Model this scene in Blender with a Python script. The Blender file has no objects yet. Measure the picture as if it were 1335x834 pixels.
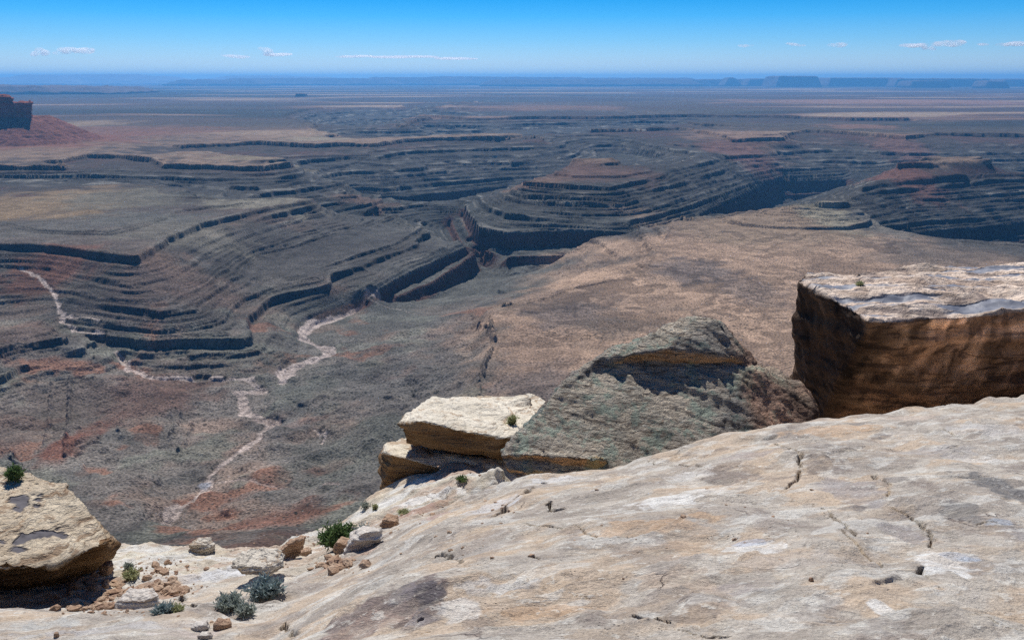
import bpy, bmesh, math, random
import numpy as np
from mathutils import Vector, Matrix
QUICK = False
scn = bpy.context.scene
C = scn.collection
f32 = np.float32
R = math.radians

# ------------------------------------------------------------------ camera
FPX, CX, CY = 1156.0, 667.5, 417.0      # focal length and centre, in pixels of the 1335 px wide photograph
PITCH = R(15.2)
cam = bpy.data.objects.new('camera', bpy.data.cameras.new('camera')); C.objects.link(cam)
cam.data.sensor_width = 36; cam.data.lens = FPX/1335*36
cam.data.clip_start = 0.1; cam.data.clip_end = 400000
cam.rotation_euler = (math.pi/2-PITCH, 0, 0)
scn.camera = cam
SP, CP = math.sin(PITCH), math.cos(PITCH)

def ray(px, py):
    """direction through a photograph pixel, scaled so that its y component is 1"""
    a = (np.asarray(px, float)-CX)/FPX; b = (CY-np.asarray(py, float))/FPX
    y = CP+b*SP; z = -SP+b*CP
    return a/y, z/y
def atY(px, py, Y):
    a, c = ray(px, py); return Vector((float(a*Y), float(Y), float(c*Y)))
def atZ(px, py, z):
    a, c = ray(px, py); Y = z/c; return (float(a*Y), float(Y), float(z))

# ------------------------------------------------------------------ noise
def _hash(ix, iy, seed):
    h = (ix.astype(np.int64)*374761393 + iy.astype(np.int64)*668265263 + seed*1442695041) & 0xffffffff
    h = ((h ^ (h >> 13))*1274126177) & 0xffffffff
    h = h ^ (h >> 16)
    return (h & 0xffff).astype(f32)*f32(2*math.pi/65536)
def gnoise(x, y, seed=0):
    x0 = np.floor(x); y0 = np.floor(y)
    fx = (x-x0).astype(f32); fy = (y-y0).astype(f32)
    ix = x0.astype(np.int64); iy = y0.astype(np.int64)
    u = fx*fx*fx*(fx*(fx*6-15)+10); v = fy*fy*fy*(fy*(fy*6-15)+10)
    def g(dx, dy):
        a = _hash(ix+dx, iy+dy, seed)
        return np.cos(a)*(fx-dx)+np.sin(a)*(fy-dy)
    n0 = g(0, 0)*(1-u)+g(1, 0)*u; n1 = g(0, 1)*(1-u)+g(1, 1)*u
    return (n0*(1-v)+n1*v)*f32(1.5)
def fbm(x, y, sc, octv=4, seed=0, gain=0.5):
    s = 0; a = 1.0; k = 1.0/sc
    for o in range(octv):
        s = s+a*gnoise(x*k, y*k, seed+o*17); a *= gain; k *= 2.03
    return s
def ridged(x, y, sc, octv=3, seed=0):
    s = 0; a = 1.0; k = 1.0/sc
    for o in range(octv):
        s = s+a*(1-2*np.abs(gnoise(x*k, y*k, seed+o*17))); a *= .5; k *= 2.1
    return s
def smooth(a, b, x):
    t = np.clip((x-a)/(b-a), 0, 1); return t*t*(3-2*t)
def n3(x, y, z, sc, seed=0, octv=3):
    return (fbm(x+z*.37, y-z*.61, sc, octv, seed)+fbm(y+x*.41+7.3, z+x*.23, sc, octv, seed+101)+fbm(z-y*.33+3.1, x+y*.27, sc, octv, seed+211))*f32(.6)

# ------------------------------------------------------------------ surfaces interpolated between surveyed lines
def relax(lines, th0, th1, lr0, lr1, cell, its=(300, 200, 160, 120, 90, 60)):
    """harmonic surface over (azimuth, ln distance) through 3-d polylines"""
    pts = []
    for L in lines:
        L = np.array(L, float)
        if len(L) == 1: pts.append(L); continue
        for a, b in zip(L[:-1], L[1:]):
            ta, tb = math.atan2(a[0], a[1]), math.atan2(b[0], b[1])
            la, lb = math.log(math.hypot(a[0], a[1])), math.log(math.hypot(b[0], b[1]))
            n = int(max(abs(ta-tb), abs(la-lb))/cell*1.5)+2
            t = np.linspace(0, 1, n)[:, None]
            pts.append(a*(1-t)+b*t)
    P = np.concatenate(pts)
    th = np.arctan2(P[:, 0], P[:, 1]); lr = np.log(np.hypot(P[:, 0], P[:, 1]))
    ok = (th > th0) & (th < th1) & (lr > lr0) & (lr < lr1)
    th, lr, z = th[ok], lr[ok], P[ok, 2:]
    S = None
    nl = len(its)
    for k in range(nl):
        c = cell*2**(nl-1-k)
        nc = int(math.ceil((th1-th0)/c))+1; nr = int(math.ceil((lr1-lr0)/c))+1
        if S is None: S = np.zeros((nr, nc, z.shape[1]))+z.mean(0)
        else:
            ri = np.clip(np.arange(nr)/2, 0, S.shape[0]-1.001); ci = np.clip(np.arange(nc)/2, 0, S.shape[1]-1.001)
            r0 = ri.astype(int); c0 = ci.astype(int); fr = (ri-r0)[:, None, None]; fc = (ci-c0)[None, :, None]
            S = (S[r0][:, c0]*(1-fr)+S[r0+1][:, c0]*fr)*(1-fc)+(S[r0][:, c0+1]*(1-fr)+S[r0+1][:, c0+1]*fr)*fc
        i = np.clip(np.round((lr-lr0)/c).astype(int), 0, nr-1); j = np.clip(np.round((th-th0)/c).astype(int), 0, nc-1)
        idx = i*nc+j
        cnt = np.bincount(idx, minlength=nr*nc); sm = np.stack([np.bincount(idx, weights=z[:, c_], minlength=nr*nc) for c_ in range(z.shape[1])], 1)
        m = cnt > 0; fixed = m.reshape(nr, nc, 1); fz = (sm/np.maximum(cnt, 1)[:, None]).reshape(nr, nc, -1)
        S = np.where(fixed, fz, S)
        w = np.where(fixed, 0.0, 1.0)
        for it in range(its[k]):
            N = np.empty_like(S)
            N[1:-1, 1:-1] = .25*(S[:-2, 1:-1]+S[2:, 1:-1]+S[1:-1, :-2]+S[1:-1, 2:])
            N[0] = S[1]; N[-1] = S[-2]; N[:, 0] = S[:, 1]; N[:, -1] = S[:, -2]
            N[0, 0] = S[0, 0]; N[-1, -1] = S[-1, -1]
            S += w*(N-S)
    return S, cell
def sample(S, cell, th0, lr0, th, lr):
    ri = np.clip((lr-lr0)/cell, 0, S.shape[0]-1.001); ci = np.clip((th-th0)/cell, 0, S.shape[1]-1.001)
    r0 = ri.astype(int); c0 = ci.astype(int); fr = (ri-r0)[:, None]; fc = (ci-c0)[None, :]
    return ((S[r0][:, c0]*(1-fr)+S[r0+1][:, c0]*fr)*(1-fc)+(S[r0][:, c0+1]*(1-fr)+S[r0+1][:, c0+1]*fr)*fc).astype(f32)

def grid_mesh(name, X, Y, Z, col, mat, extra=None, shade=True):
    nr, nc = X.shape
    me = bpy.data.meshes.new(name)
    n = nr*nc
    co = np.empty((n, 3), f32); co[:, 0] = X.ravel(); co[:, 1] = Y.ravel(); co[:, 2] = Z.ravel()
    me.vertices.add(n); me.vertices.foreach_set('co', co.ravel())
    a = (np.arange(nr-1)[:, None]*nc+np.arange(nc-1)[None, :]).ravel()
    q = np.stack([a, a+1, a+nc+1, a+nc], 1).astype(np.int32)
    nq = len(q)
    me.loops.add(nq*4); me.loops.foreach_set('vertex_index', q.ravel())
    me.polygons.add(nq)
    me.polygons.foreach_set('loop_start', np.arange(nq, dtype=np.int32)*4)
    me.update(calc_edges=True)
    me.polygons.foreach_set('use_smooth', np.full(nq, shade))
    set_col(me, col, extra)
    me.materials.append(mat)
    o = bpy.data.objects.new(name, me); C.objects.link(o)
    return o
def set_col(me, col, extra=None):
    n = len(me.vertices)
    ca = me.color_attributes.new('tone', 'FLOAT_COLOR', 'POINT')
    c4 = np.ones((n, 4), f32); c4[:, :3] = col.reshape(-1, 3)
    if extra is not None: c4[:, 3] = extra.ravel()
    ca.data.foreach_set('color', c4.ravel())

# ------------------------------------------------------------------ materials
class NT:
    def __init__(s, name):
        s.m = bpy.data.materials.new(name); s.m.use_nodes = True
        s.t = s.m.node_tree; s.t.nodes.clear()
        s.out = s.n('ShaderNodeOutputMaterial')
    def n(s, t, **k):
        o = s.t.nodes.new(t)
        for a, b in k.items(): setattr(o, a, b)
        return o
    def l(s, a, b): s.t.links.new(a, b)
    def mix(s, fac, a, b, mode='MIX'):
        o = s.n('ShaderNodeMix', data_type='RGBA', blend_type=mode)
        for inp, v in ((o.inputs[0], fac), (o.inputs[6], a), (o.inputs[7], b)):
            if hasattr(v, 'type') and hasattr(v, 'node'): s.l(v, inp)
            elif isinstance(v, (int, float)): inp.default_value = v
            else: inp.default_value = (*v, 1)
        return o.outputs[2]
    def noise(s, vec, scale, detail=4, rough=.55, dist=0):
        o = s.n('ShaderNodeTexNoise'); o.inputs['Scale'].default_value = scale; o.inputs['Detail'].default_value = detail
        o.inputs['Roughness'].default_value = rough; o.inputs['Distortion'].default_value = dist
        s.l(vec, o.inputs['Vector']); return o.outputs['Fac']
    def ramp(s, v, lo, hi):
        o = s.n('ShaderNodeMapRange', interpolation_type='SMOOTHSTEP'); o.inputs[1].default_value = lo; o.inputs[2].default_value = hi
        s.l(v, o.inputs[0]); return o.outputs[0]
    def rng(s, v, lo, hi, a, b):
        o = s.n('ShaderNodeMapRange'); o.inputs[1].default_value = lo; o.inputs[2].default_value = hi
        o.inputs[3].default_value = a; o.inputs[4].default_value = b
        s.l(v, o.inputs[0]); return o.outputs[0]
    def vor(s, vec, scale, feature='F1', rnd=1):
        o = s.n('ShaderNodeTexVoronoi', feature=feature); o.inputs['Scale'].default_value = scale
        o.inputs['Randomness'].default_value = rnd
        s.l(vec, o.inputs['Vector']); return o
    def math(s, op, a, b=0):
        o = s.n('ShaderNodeMath', operation=op)
        for i, v in enumerate((a, b)):
            if hasattr(v, 'node'): s.l(v, o.inputs[i])
            else: o.inputs[i].default_value = v
        return o.outputs[0]
    def mapv(s, vec, sc, rot=(0, 0, 0)):
        o = s.n('ShaderNodeMapping'); o.inputs['Scale'].default_value = sc; o.inputs['Rotation'].default_value = rot
        s.l(vec, o.inputs['Vector']); return o.outputs[0]
    def finish(s, col, rough=.9, height=None, strength=.5, dist=.01, spec=.25):
        b = s.n('ShaderNodeBsdfPrincipled')
        for inp, v in ((b.inputs['Base Color'], col), (b.inputs['Roughness'], rough), (b.inputs['Specular IOR Level'], spec)):
            if hasattr(v, 'node'): s.l(v, inp)
            elif isinstance(v, (int, float)): inp.default_value = v
            else: inp.default_value = (*v, 1)
        if height is not None:
            bp = s.n('ShaderNodeBump'); bp.inputs['Strength'].default_value = strength; bp.inputs['Distance'].default_value = dist
            s.l(height, bp.inputs['Height']); s.l(bp.outputs[0], b.inputs['Normal'])
        s.l(b.outputs[0], s.out.inputs[0]); return s.m

def mat_terrain():
    t = NT('canyon_ground')
    a = t.n('ShaderNodeAttribute', attribute_name='tone'); g = t.n('ShaderNodeNewGeometry').outputs['Position']
    col = a.outputs['Color']
    flat = t.mapv(g, (1, 1, .6))
    n1 = t.noise(flat, .02, 6, .6); n2 = t.noise(flat, .25, 4, .65)
    v = t.rng(n1, .3, .7, .72, 1.3)
    col = t.mix(1, col, v, 'MULTIPLY')
    col = t.mix(1, col, t.rng(n2, .32, .68, .35, 1.7), 'MULTIPLY')
    # desert shrubs and blocks, a few metres across
    vo = t.vor(flat, 1/7.5)
    sh = t.math('SUBTRACT', 1, t.ramp(vo.outputs['Distance'], .22, .34))
    sh = t.math('MULTIPLY', sh, t.rng(t.noise(flat, .008, 3), .35, .6, .35, 1))
    sh = t.math('MULTIPLY', sh, a.outputs['Alpha'])
    col = t.mix(sh, col, (.022, .026, .02))
    vp = t.vor(flat, 1/11.0)
    bl = t.math('SUBTRACT', 1, t.ramp(vp.outputs['Distance'], .08, .16))
    col = t.mix(t.math('MULTIPLY', bl, .55), col, (.34, .32, .30))
    h = t.math('ADD', t.math('MULTIPLY', n2, 1.0), t.math('MULTIPLY', n1, 2.0))
    return t.finish(col, .95, h, 1.0, 5.0, .1)

def mat_slab():
    t = NT('sandstone_slab')
    a = t.n('ShaderNodeAttribute', attribute_name='tone'); g = t.n('ShaderNodeNewGeometry').outputs['Position']
    col = a.outputs['Color']
    st = t.mapv(g, (1.0, 1.5, 1.5), (0, 0, R(-28)))
    n1 = t.noise(st, 2.0, 10, .68, .7); n2 = t.noise(st, 8, 9, .72, .4); n3_ = t.noise(g, 70, 4, .7)
    n6 = t.noise(t.mapv(g, (1.0, 1.6, 1.6), (0, 0, R(-40))), 5.2, 10, .72, .8); n7 = t.noise(st, 24, 6, .72, .2)
    col = t.mix(t.math('MULTIPLY', t.ramp(n1, .53, .60), .35), col, (.57, .42, .27))
    col = t.mix(t.math('MULTIPLY', t.ramp(n1, .46, .40), .35), col, (.34, .295, .235))
    col = t.mix(t.math('MULTIPLY', t.ramp(n6, .54, .59), .3), col, (.40, .325, .25))
    col = t.mix(t.math('MULTIPLY', t.ramp(n6, .44, .40), .25), col, (.66, .58, .45))
    col = t.mix(t.math('MULTIPLY', t.ramp(n2, .57, .61), .5), col, (.79, .75, .65))
    col = t.mix(t.math('MULTIPLY', t.ramp(n2, .42, .37), .35), col, (.28, .24, .205))
    col = t.mix(t.math('MULTIPLY', t.ramp(n7, .60, .66), .6), col, (.20, .165, .14))
    col = t.mix(t.math('MULTIPLY', t.ramp(n7, .41, .36), .3), col, (.74, .68, .56))
    col = t.mix(1, col, t.rng(n3_, .3, .7, .74, 1.24), 'MULTIPLY')
    sp = t.vor(g, 42); spot = t.math('SUBTRACT', 1, t.ramp(sp.outputs['Distance'], .10, .22))
    spot = t.math('MULTIPLY', spot, t.ramp(t.noise(g, 3.1, 4), .56, .66))
    col = t.mix(t.math('MULTIPLY', spot, .85), col, (.10, .085, .08))
    cr = t.vor(t.mapv(g, (.55, 1.5, .8), (0, 0, R(-25))), 1.3, 'DISTANCE_TO_EDGE')
    # hairline cracks, broken up by noise
    wv = t.n('ShaderNodeTexVoronoi', feature='DISTANCE_TO_EDGE'); wv.inputs['Scale'].default_value = 1.5
    dis = t.n('ShaderNodeVectorMath', operation='ADD')
    nn = t.n('ShaderNodeTexNoise'); nn.inputs['Scale'].default_value = 2.3; nn.inputs['Detail'].default_value = 6; t.l(g, nn.inputs['Vector'])
    t.l(t.mapv(g, (.6, 1.3, 1), (0, 0, R(-30))), dis.inputs[0]); t.l(nn.outputs['Color'], dis.inputs[1]); t.l(dis.outputs[0], wv.inputs['Vector'])
    ck = t.math('SUBTRACT', 1, t.ramp(wv.outputs['Distance'], .002, .011))
    ck = t.math('MULTIPLY', ck, t.ramp(t.noise(g, 1.7, 3), .60, .66))
    col = t.mix(t.math('MULTIPLY', ck, .5), col, (.10, .05, .04))
    h = t.math('ADD', t.math('MULTIPLY', n1, 2.2), t.math('MULTIPLY', n2, 1.1))
    h = t.math('ADD', h, t.math('MULTIPLY', n3_, .35)); h = t.math('ADD', h, t.math('MULTIPLY', t.noise(g, 190, 3, .7), .10)); h = t.math('SUBTRACT', h, t.math('MULTIPLY', ck, .6))
    h = t.math('SUBTRACT', h, t.math('MULTIPLY', spot, .3))
    return t.finish(col, .85, h, .8, .035, .2)

def mat_rock(name, base, alt, dark, band=(1, 1, 6), bs=1.0, patch=None, patch_lo=.52, gloss=None, grough=.13, gspec=1.0, bump=.9, bdist=.03):
    t = NT(name)
    g = t.n('ShaderNodeNewGeometry').outputs['Position']
    a = t.n('ShaderNodeAttribute', attribute_name='tone')
    bd = t.mapv(g, band); n1 = t.noise(bd, 1.6*bs, 8, .65, .5); n2 = t.noise(g, 12*bs, 6, .68); n3_ = t.noise(g, 60, 3, .7)
    n4 = t.noise(bd, 7*bs, 5, .6, .4)
    col = t.mix(t.ramp(n1, .38, .62), base, alt)
    col = t.mix(t.math('MULTIPLY', t.ramp(n4, .56, .70), .75), col, dark)
    n5 = t.noise(t.mapv(g, (band[0]*.5, band[1]*.5, band[2]*3.2), (R(6), R(-7), 0)), 2.2*bs, 6, .6, .6)
    col = t.mix(t.math('MULTIPLY', t.ramp(n5, .54, .60), .75), col, dark)
    if patch:
        for (pc, sc, lo) in patch:
            col = t.mix(t.ramp(t.noise(g, sc, 8, .75, .3), lo, lo+.07), col, pc)
    col = t.mix(1, col, t.rng(n3_, .3, .7, .78, 1.22), 'MULTIPLY')
    col = t.mix(1, col, a.outputs['Color'], 'MULTIPLY')
    rough = .88
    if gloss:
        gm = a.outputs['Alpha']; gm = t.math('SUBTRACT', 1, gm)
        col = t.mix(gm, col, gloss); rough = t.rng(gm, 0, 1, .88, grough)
    h = t.math('ADD', t.math('MULTIPLY', n4, 1.6), t.math('MULTIPLY', n2, .8)); h = t.math('ADD', h, t.math('MULTIPLY', n3_, .25)); h = t.math('SUBTRACT', h, t.math('MULTIPLY', n5, 1.0))
    if gloss: h = t.math('MULTIPLY', h, t.math('SUBTRACT', 1, t.math('MULTIPLY', gm, .97)))
    return t.finish(col, rough, h, bump, bdist, t.rng(gm, 0, 1, .2, gspec) if gloss else .25)

M_terr = mat_terrain(); M_slab = mat_slab()

# ------------------------------------------------------------------ canyon country
def P(q, *pts, k=1.0):                                         # the outcrop of one bed q, whose elevation is z
    z = -400+k*(q+400)
    return [atZ(x, y, z)+(q,) for x, y in pts]
def PQ(q, *pts): return [atZ(x, y, z)+(q,) for x, y, z in pts]  # one bed whose elevation drifts
def WALL(line, dz, dY, dq, dx=0):                              # the foot of a cliff in front of its rim line
    return [(x*(y-dY)/y+dx, y-dY, z-dz, q_-dq) for x, y, z, q_ in line]
def PZ(*pts): return [atZ(x, y, z)+(z,) for x, y, z in pts]         # a line of varying elevation
def PY(*pts):                                                  # (column, distance ahead, elevation)
    out = []
    for px, Y, z in pts: out.append(((px-CX)/FPX/CP*Y*1.0, Y, z, z))
    return out
rim, ledges, floors = [], [], []
A, B_, Cc, D, E, F, G1 = -400, -450, -490, -512, -558, -590, -655
lines = []
# far plain and far canyon rims
for Yd, z in ((12500, -398), (16000, -402), (22000, -398), (35000, -400), (60000, -402), (100000, -400)):
    lines.append(PY(*[(x, Yd, z) for x in range(-500, 1900, 100)]) if Yd > 15500 else PY(*[(x, Yd, z) for x in (-500, -200, 100, 300)]))
lines.append(PY((560, 12800, -400), (800, 12600, -400), (1000, 12000, -398), (1500, 12000, -402), (1900, 12000, -400)))
K = .72
LF_mid = PQ(F, (492, 256, -600), (534, 257, -618), (656, 243, -618))
LF_left = P(F, (606, 268), (610, 276), (625, 298), (663, 303.5), k=K)
LF_but = PQ(F, (663, 303.5, -537), (737, 301, -537), (790, 303.5, -537), (813, 304, -537), (860, 294.5, -537), (902, 283, -548), (927, 273, -562), (960, 259, -590), (991, 246, -620), (1020, 238, -632), (1100, 235, -636))
LF_r = PQ(F, (1190, 305, -590), (1225, 301, -605), (1280, 297, -613), (1335, 290, -613), (1450, 280, -613))
LS1 = PQ(-590, (478, 388, -566), (494, 377, -561), (521, 360, -554), (567, 340, -552), (608, 321, -550)); LS2 = PQ(-618, (521, 388, -597), (567, 367, -596), (622, 330, -580))
LF_l2 = P(-562, (480, 271), (490, 266), k=K)
lines += [P(A, (363, 152), (390, 143.5), (440, 138.5), (513, 135.5), (525, 141)), P(A, (363, 152), (393, 158), (400, 168), (420, 176)),
          P(-560, (440, 168), (500, 163), (530, 160), k=.75), P(-610, (450, 178), (482, 178), k=.75), P(-450, (410, 150), (470, 145), (530, 145), k=.75), P(-490, (415, 156), (470, 151), (530, 150), k=.75), P(-512, (420, 162), (470, 157), (525, 155), k=.75),
          P(A, (620, 133), (560, 141)), P(-480, (540, 146), (600, 138), (640, 132), k=.4),
          P(A, (551, 150.5), (621, 155), (690, 153), (780, 153), (890, 150.5), (1000, 151), (1110, 155), (1180, 155)), WALL(P(A, (551, 150.5), (621, 155), (690, 153), (780, 153), (890, 150.5), (1000, 151), (1110, 155), (1180, 155)), 24, 34, 26),
          P(A, (551, 150.5), (543, 157), (524, 164)), P(B_, (540, 163), (600, 165), (700, 162), (880, 158), k=.95), P(Cc, (550, 170), (640, 170), (760, 167), (860, 165), k=.95), P(D, (540, 176), (600, 176), k=.95),
          PY((480, 7600, -540), (600, 7600, -540), (720, 7600, -540), (830, 7500, -540)),
          P(A, (770, 170), (885, 167), (935, 175), (952, 182), (1023, 180), (1030, 174), (1053, 170), (1120, 173.5), (1181, 178.5), (1222, 174), (1335, 176), (1500, 178), (1700, 178)), WALL(P(A, (770, 170), (885, 167), (935, 175), (952, 182), (1023, 180), (1030, 174), (1053, 170), (1120, 173.5), (1181, 178.5), (1222, 174), (1335, 176), (1500, 178), (1700, 178)), 19, 22, 22),
          P(-398, (900, 160), (1000, 163), (1200, 162), (1335, 162), (1600, 162)), P(-398, (960, 174), (1020, 172)),
          P(-428, (703, 176), (762, 175), (818, 178), (859, 184), (890, 188), k=K), P(B_, (757, 182), (787, 179), (830, 186), (879, 197), (905, 200), k=K), P(Cc, (770, 190), (810, 189), (850, 198), (880, 206), k=K), P(E, (790, 202), (830, 204), (858, 212), k=K),
          PY((700, 4750, -540), (760, 4800, -590), (840, 4850, -580)),
          PQ(B_, (683, 240, -436), (795, 245.5, -436), (864, 230.5, -436), (871, 223, -436), (915, 214, -446), (955, 204, -468), (1000, 202.5, -488), (1056, 196, -490), (1100, 197, -490), (1181, 201, -492), (1335, 200, -492), (1500, 201, -492)),
          PQ(Cc, (665, 251, -465), (685, 257, -465), (762, 259, -465), (805, 261.5, -465), (823, 254, -465), (882, 242, -472), (940, 223, -493), (965, 218, -508), (1000, 214, -526), (1060, 210, -540), (1100, 211, -540), (1150, 213, -545)),
          PQ(D, (660, 260, -481), (698, 265, -481), (813, 269, -481), (826, 263, -481), (889, 248, -492), (960, 231, -535), (1010, 222, -560), (1090, 219, -570), (1140, 220, -575)),
          PQ(E, (660, 282, -514), (736, 288, -514), (818, 293, -514), (851, 284, -514), (897, 271, -523), (922, 262, -537), (960, 247, -566), (985, 238, -586), (1020, 231, -602), (1095, 228, -606)),
          LF_but, WALL(LF_but[:2], 60, 18, 66), WALL(LF_but[:2], 66, 120, 76), WALL(LF_but[:2], 100, 134, 120), WALL(LF_but[:2], 116, 225, 145), WALL(LF_but[1:4], 55, 16, 62), WALL(LF_but[6:], 60, 20, 66), WALL(LF_but[6:], 66, 90, 76), WALL(LF_but[6:], 98, 106, 118), WALL(LF_but[6:], 104, 180, 126), WALL(LF_but[6:], 118, 194, 150),
          LF_left, WALL(LF_left, 58, 8, 62, -13), WALL(LF_left, 66, 20, 74, -60), WALL(LF_left, 95, 28, 120, -72), PZ((615, 330, -655), (649, 366, -655), (690, 361, -655)),
          PQ(-428, (1030, 184, -440), (1056, 182, -440), (1120, 184, -442), (1181, 188, -442), (1335, 187, -442), (1500, 188, -442)), PY((1180, 5350, -600), (1300, 5500, -600), (1450, 5600, -600)), PQ(-580, (1110, 226, -598), (1150, 228, -600)),
          P(-385, (747, 208.5), (770, 207.5), (799, 207.5)), P(-402, (747, 211.5), (799, 210.5)), P(-425, (725, 225), (800, 226), (850, 215), k=K), P(-440, (700, 234), (800, 237), (860, 225), k=K), P(-440, (866, 218), (900, 209), (935, 199), k=K),
          P(-397, (1172, 213.5), (1290, 209)), WALL(P(-397, (1172, 213.5), (1290, 209)), 8, 8, 8), P(-400, (1200, 206), (1280, 205.5)), PQ(-425, (1125, 244, -446), (1150, 236, -446), (1210, 230, -445), (1300, 225, -443), (1400, 226, -465)), PQ(B_, (1112, 257, -466), (1127, 252, -472), (1209, 245, -490), (1265, 240, -492), (1335, 233, -490), (1450, 225, -490)),
          PQ(Cc, (1122, 274, -498), (1160, 266, -514), (1194, 260, -522), (1229, 260.5, -527), (1335, 251, -527), (1450, 243, -527)), PQ(D, (1132, 283, -512), (1181, 270, -532), (1232, 268, -544), (1335, 261, -545), (1450, 252, -545)),
          PQ(E, (1166, 297, -555), (1206, 291, -575), (1273, 287, -586), (1326, 279, -586), (1450, 268, -586)), LF_r, WALL(LF_r, 55, 18, 60), WALL(LF_r, 62, 100, 72), WALL(LF_r, 90, 116, 115), WALL(LF_r, 100, 260, 130),
          P(A, (237, 190), (283, 187), (340, 185), (414, 189), (442, 187), (493, 187.5), (529, 182), (567, 180), (660, 178.5), (698, 177), (708, 179)), WALL(P(A, (237, 190), (283, 187), (340, 185), (414, 189), (442, 187), (493, 187.5), (529, 182), (567, 180), (660, 178.5), (698, 177), (708, 179)), 20, 20, 22),
          P(-398, (440, 183), (500, 183), (620, 176), (680, 175.5)), PQ(-428, (517, 194, -440), (563, 189, -440), (640, 187, -440), (700, 184, -440), (720, 190, -450)), PQ(-428, (260, 196, -432), (340, 197, -436), (420, 203, -440), (480, 202, -442)),
          P(-470, (397, 217), (440, 215), (452, 209), (483, 212), (534, 209), (541, 203), (670, 201), (739, 196.5)),
          PQ(Cc, (420, 231, -505), (445, 224, -505), (493, 225, -510), (551, 220, -512), (554, 214, -512), (602, 212, -512), (670, 213.5, -512), (735, 207, -512)),
          PQ(D, (483, 232.5, -530), (559, 226.5, -538), (640, 221, -540), (700, 219, -540)), PQ(E, (493, 249, -575), (559, 241, -584), (636, 235, -584), (680, 231, -584)),
          LF_mid, WALL(LF_mid, 52, 16, 65), WALL(LF_mid, 58, 60, 80), WALL(LF_mid, 108, 90, 140), WALL(LF_mid, 116, 200, 160),
          PQ(-575, (648, 256, -590), (680, 246, -590)),
          P(A, (-120, 222), (0, 217), (84, 217), (75, 209), (117, 201.5), (150, 202), (194, 207), (211, 214.5), (300, 217), (340, 218), (382, 213)), WALL(P(A, (-120, 222), (0, 217), (84, 217), (75, 209), (117, 201.5), (150, 202), (194, 207), (211, 214.5), (300, 217), (340, 218), (382, 213)), 20, 14, 22), P(-397, (240, 200), (372, 208)), P(-398, (-100, 200), (0, 200), (60, 196)),
          P(-470, (0, 235), (120, 236), (186, 240), (290, 243), (335, 243), k=.75), P(Cc, (213, 249), (325, 252), (376, 250), (432, 242), (450, 238), k=.89), P(D, (411, 259), (467, 256), k=.85), P(-538, (418, 266), (474, 264.5), k=.8),
          LF_l2, WALL(LF_l2, 60, 16, 80), PY((330, 3350, -520), (400, 3450, -560), (440, 3500, -600)),
          P(-430, (-150, 316), (0, 318), (60, 320), (130, 330), (178, 336), (215, 310), (260, 292), (330, 275), (400, 262.5), (408, 259)),
          P(-424, (-100, 288), (0, 289), (50, 300), (145, 303), (180, 294), (240, 273), (330, 264)), WALL(P(-424, (-100, 288), (0, 289), (50, 300), (145, 303), (180, 294), (240, 273), (330, 264)), 7, 7, 2), P(-421, (0, 245), (38, 254), (127, 243), (153, 240), (186, 248)), P(-421, (50, 265), (150, 275)), P(-424, (215, 257), (300, 261), (395, 258)),
          P(-478, (0, 350), (60, 352), (107, 362), (178, 375), (221, 364), (260, 340), (330, 308), (400, 285)), P(-502, (0, 372), (60, 374), (129, 390), (178, 395), (232, 394)),
          PQ(-515, (178, 407, -515), (209, 412, -515), (256, 406, -515), (290, 374, -513), (340, 332, -508), (385, 323, -505), (420, 310, -502), (460, 298, -500), (495, 287, -498), (520, 280, -496)),
          PQ(-538, (332, 386, -538), (355, 373, -535), (419, 364, -528), (417, 350, -522), (465, 333, -518), (518, 317, -514), (548, 298, -510)), PQ(-556, (330, 402, -556), (350, 389, -553), (427, 373, -540), (427, 357, -530), (485, 338, -527), (524, 325, -524), (559, 304, -520)),
          PQ(-575, (475, 376, -552), (521, 351, -542), (600, 314, -534)), LS1, PQ(-614, (494, 394, -596), (521, 379, -591), (567, 356, -589), (618, 327, -575)), LS2, PQ(-650, (498, 399, -604), (524, 397, -614), (569, 383, -629), (620, 359, -645), (628, 347, -648)),
          P(-556, (178, 446), (255, 446), (313, 443)), P(-575, (229, 459), (326, 461)), P(-573, (144, 455), (150, 462)),
          PZ((650, 368, -652), (625, 374, -645), (560, 392, -634), (510, 403, -622), (480, 408, -618), (440, 418, -616), (410, 425, -614), (395, 437, -613), (400, 450, -612), (430, 460, -611), (428, 468, -611), (390, 480, -609), (372, 490, -610), (370, 507, -608)),
          PZ((370, 507, -608), (350, 512, -606), (300, 500, -603), (250, 497, -600), (200, 495, -597), (170, 483, -594), (158, 470, -590)),
          PZ((370, 507, -608), (312, 518, -604), (325, 540, -602), (350, 552, -600), (340, 578, -596), (310, 595, -593), (280, 615, -590), (270, 640, -586), (235, 665, -580), (212, 692, -573)),
          PZ((20, 382, -508), (50, 391, -517), (75, 410, -535), (85, 430, -552), (112, 445, -565), (135, 448, -570)),
          P(-530, (-80, 420), (0, 430), (70, 428)), P(-538, (0, 459), (20, 452), (87, 443)), P(-558, (0, 475), (22, 468), (87, 455)), P(-562, (0, 499), (33, 482), (122, 464)), P(-578, (0, 514), (40, 500), (125, 480)), P(-590, (0, 528), (60, 516), (140, 500)),
          PZ((0, 600, -566), (60, 600, -574), (130, 600, -588)), PZ((0, 690, -528), (100, 700, -540)), PZ((150, 550, -592), (220, 560, -604)), PZ((150, 640, -566), (200, 620, -588)),
          PZ((450, 500, -600), (520, 470, -588), (600, 440, -574)), PZ((400, 560, -592), (480, 540, -575), (600, 510, -550)), PZ((430, 590, -585), (420, 570, -589)), PZ((380, 640, -572), (460, 640, -560), (560, 600, -540)), PZ((300, 700, -550), (350, 690, -540), (420, 680, -530)),
          PZ((560, 415, -606), (615, 400, -590)), PZ((650, 388, -615), (700, 376, -590), (760, 352, -560), (800, 335, -545)),
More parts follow.
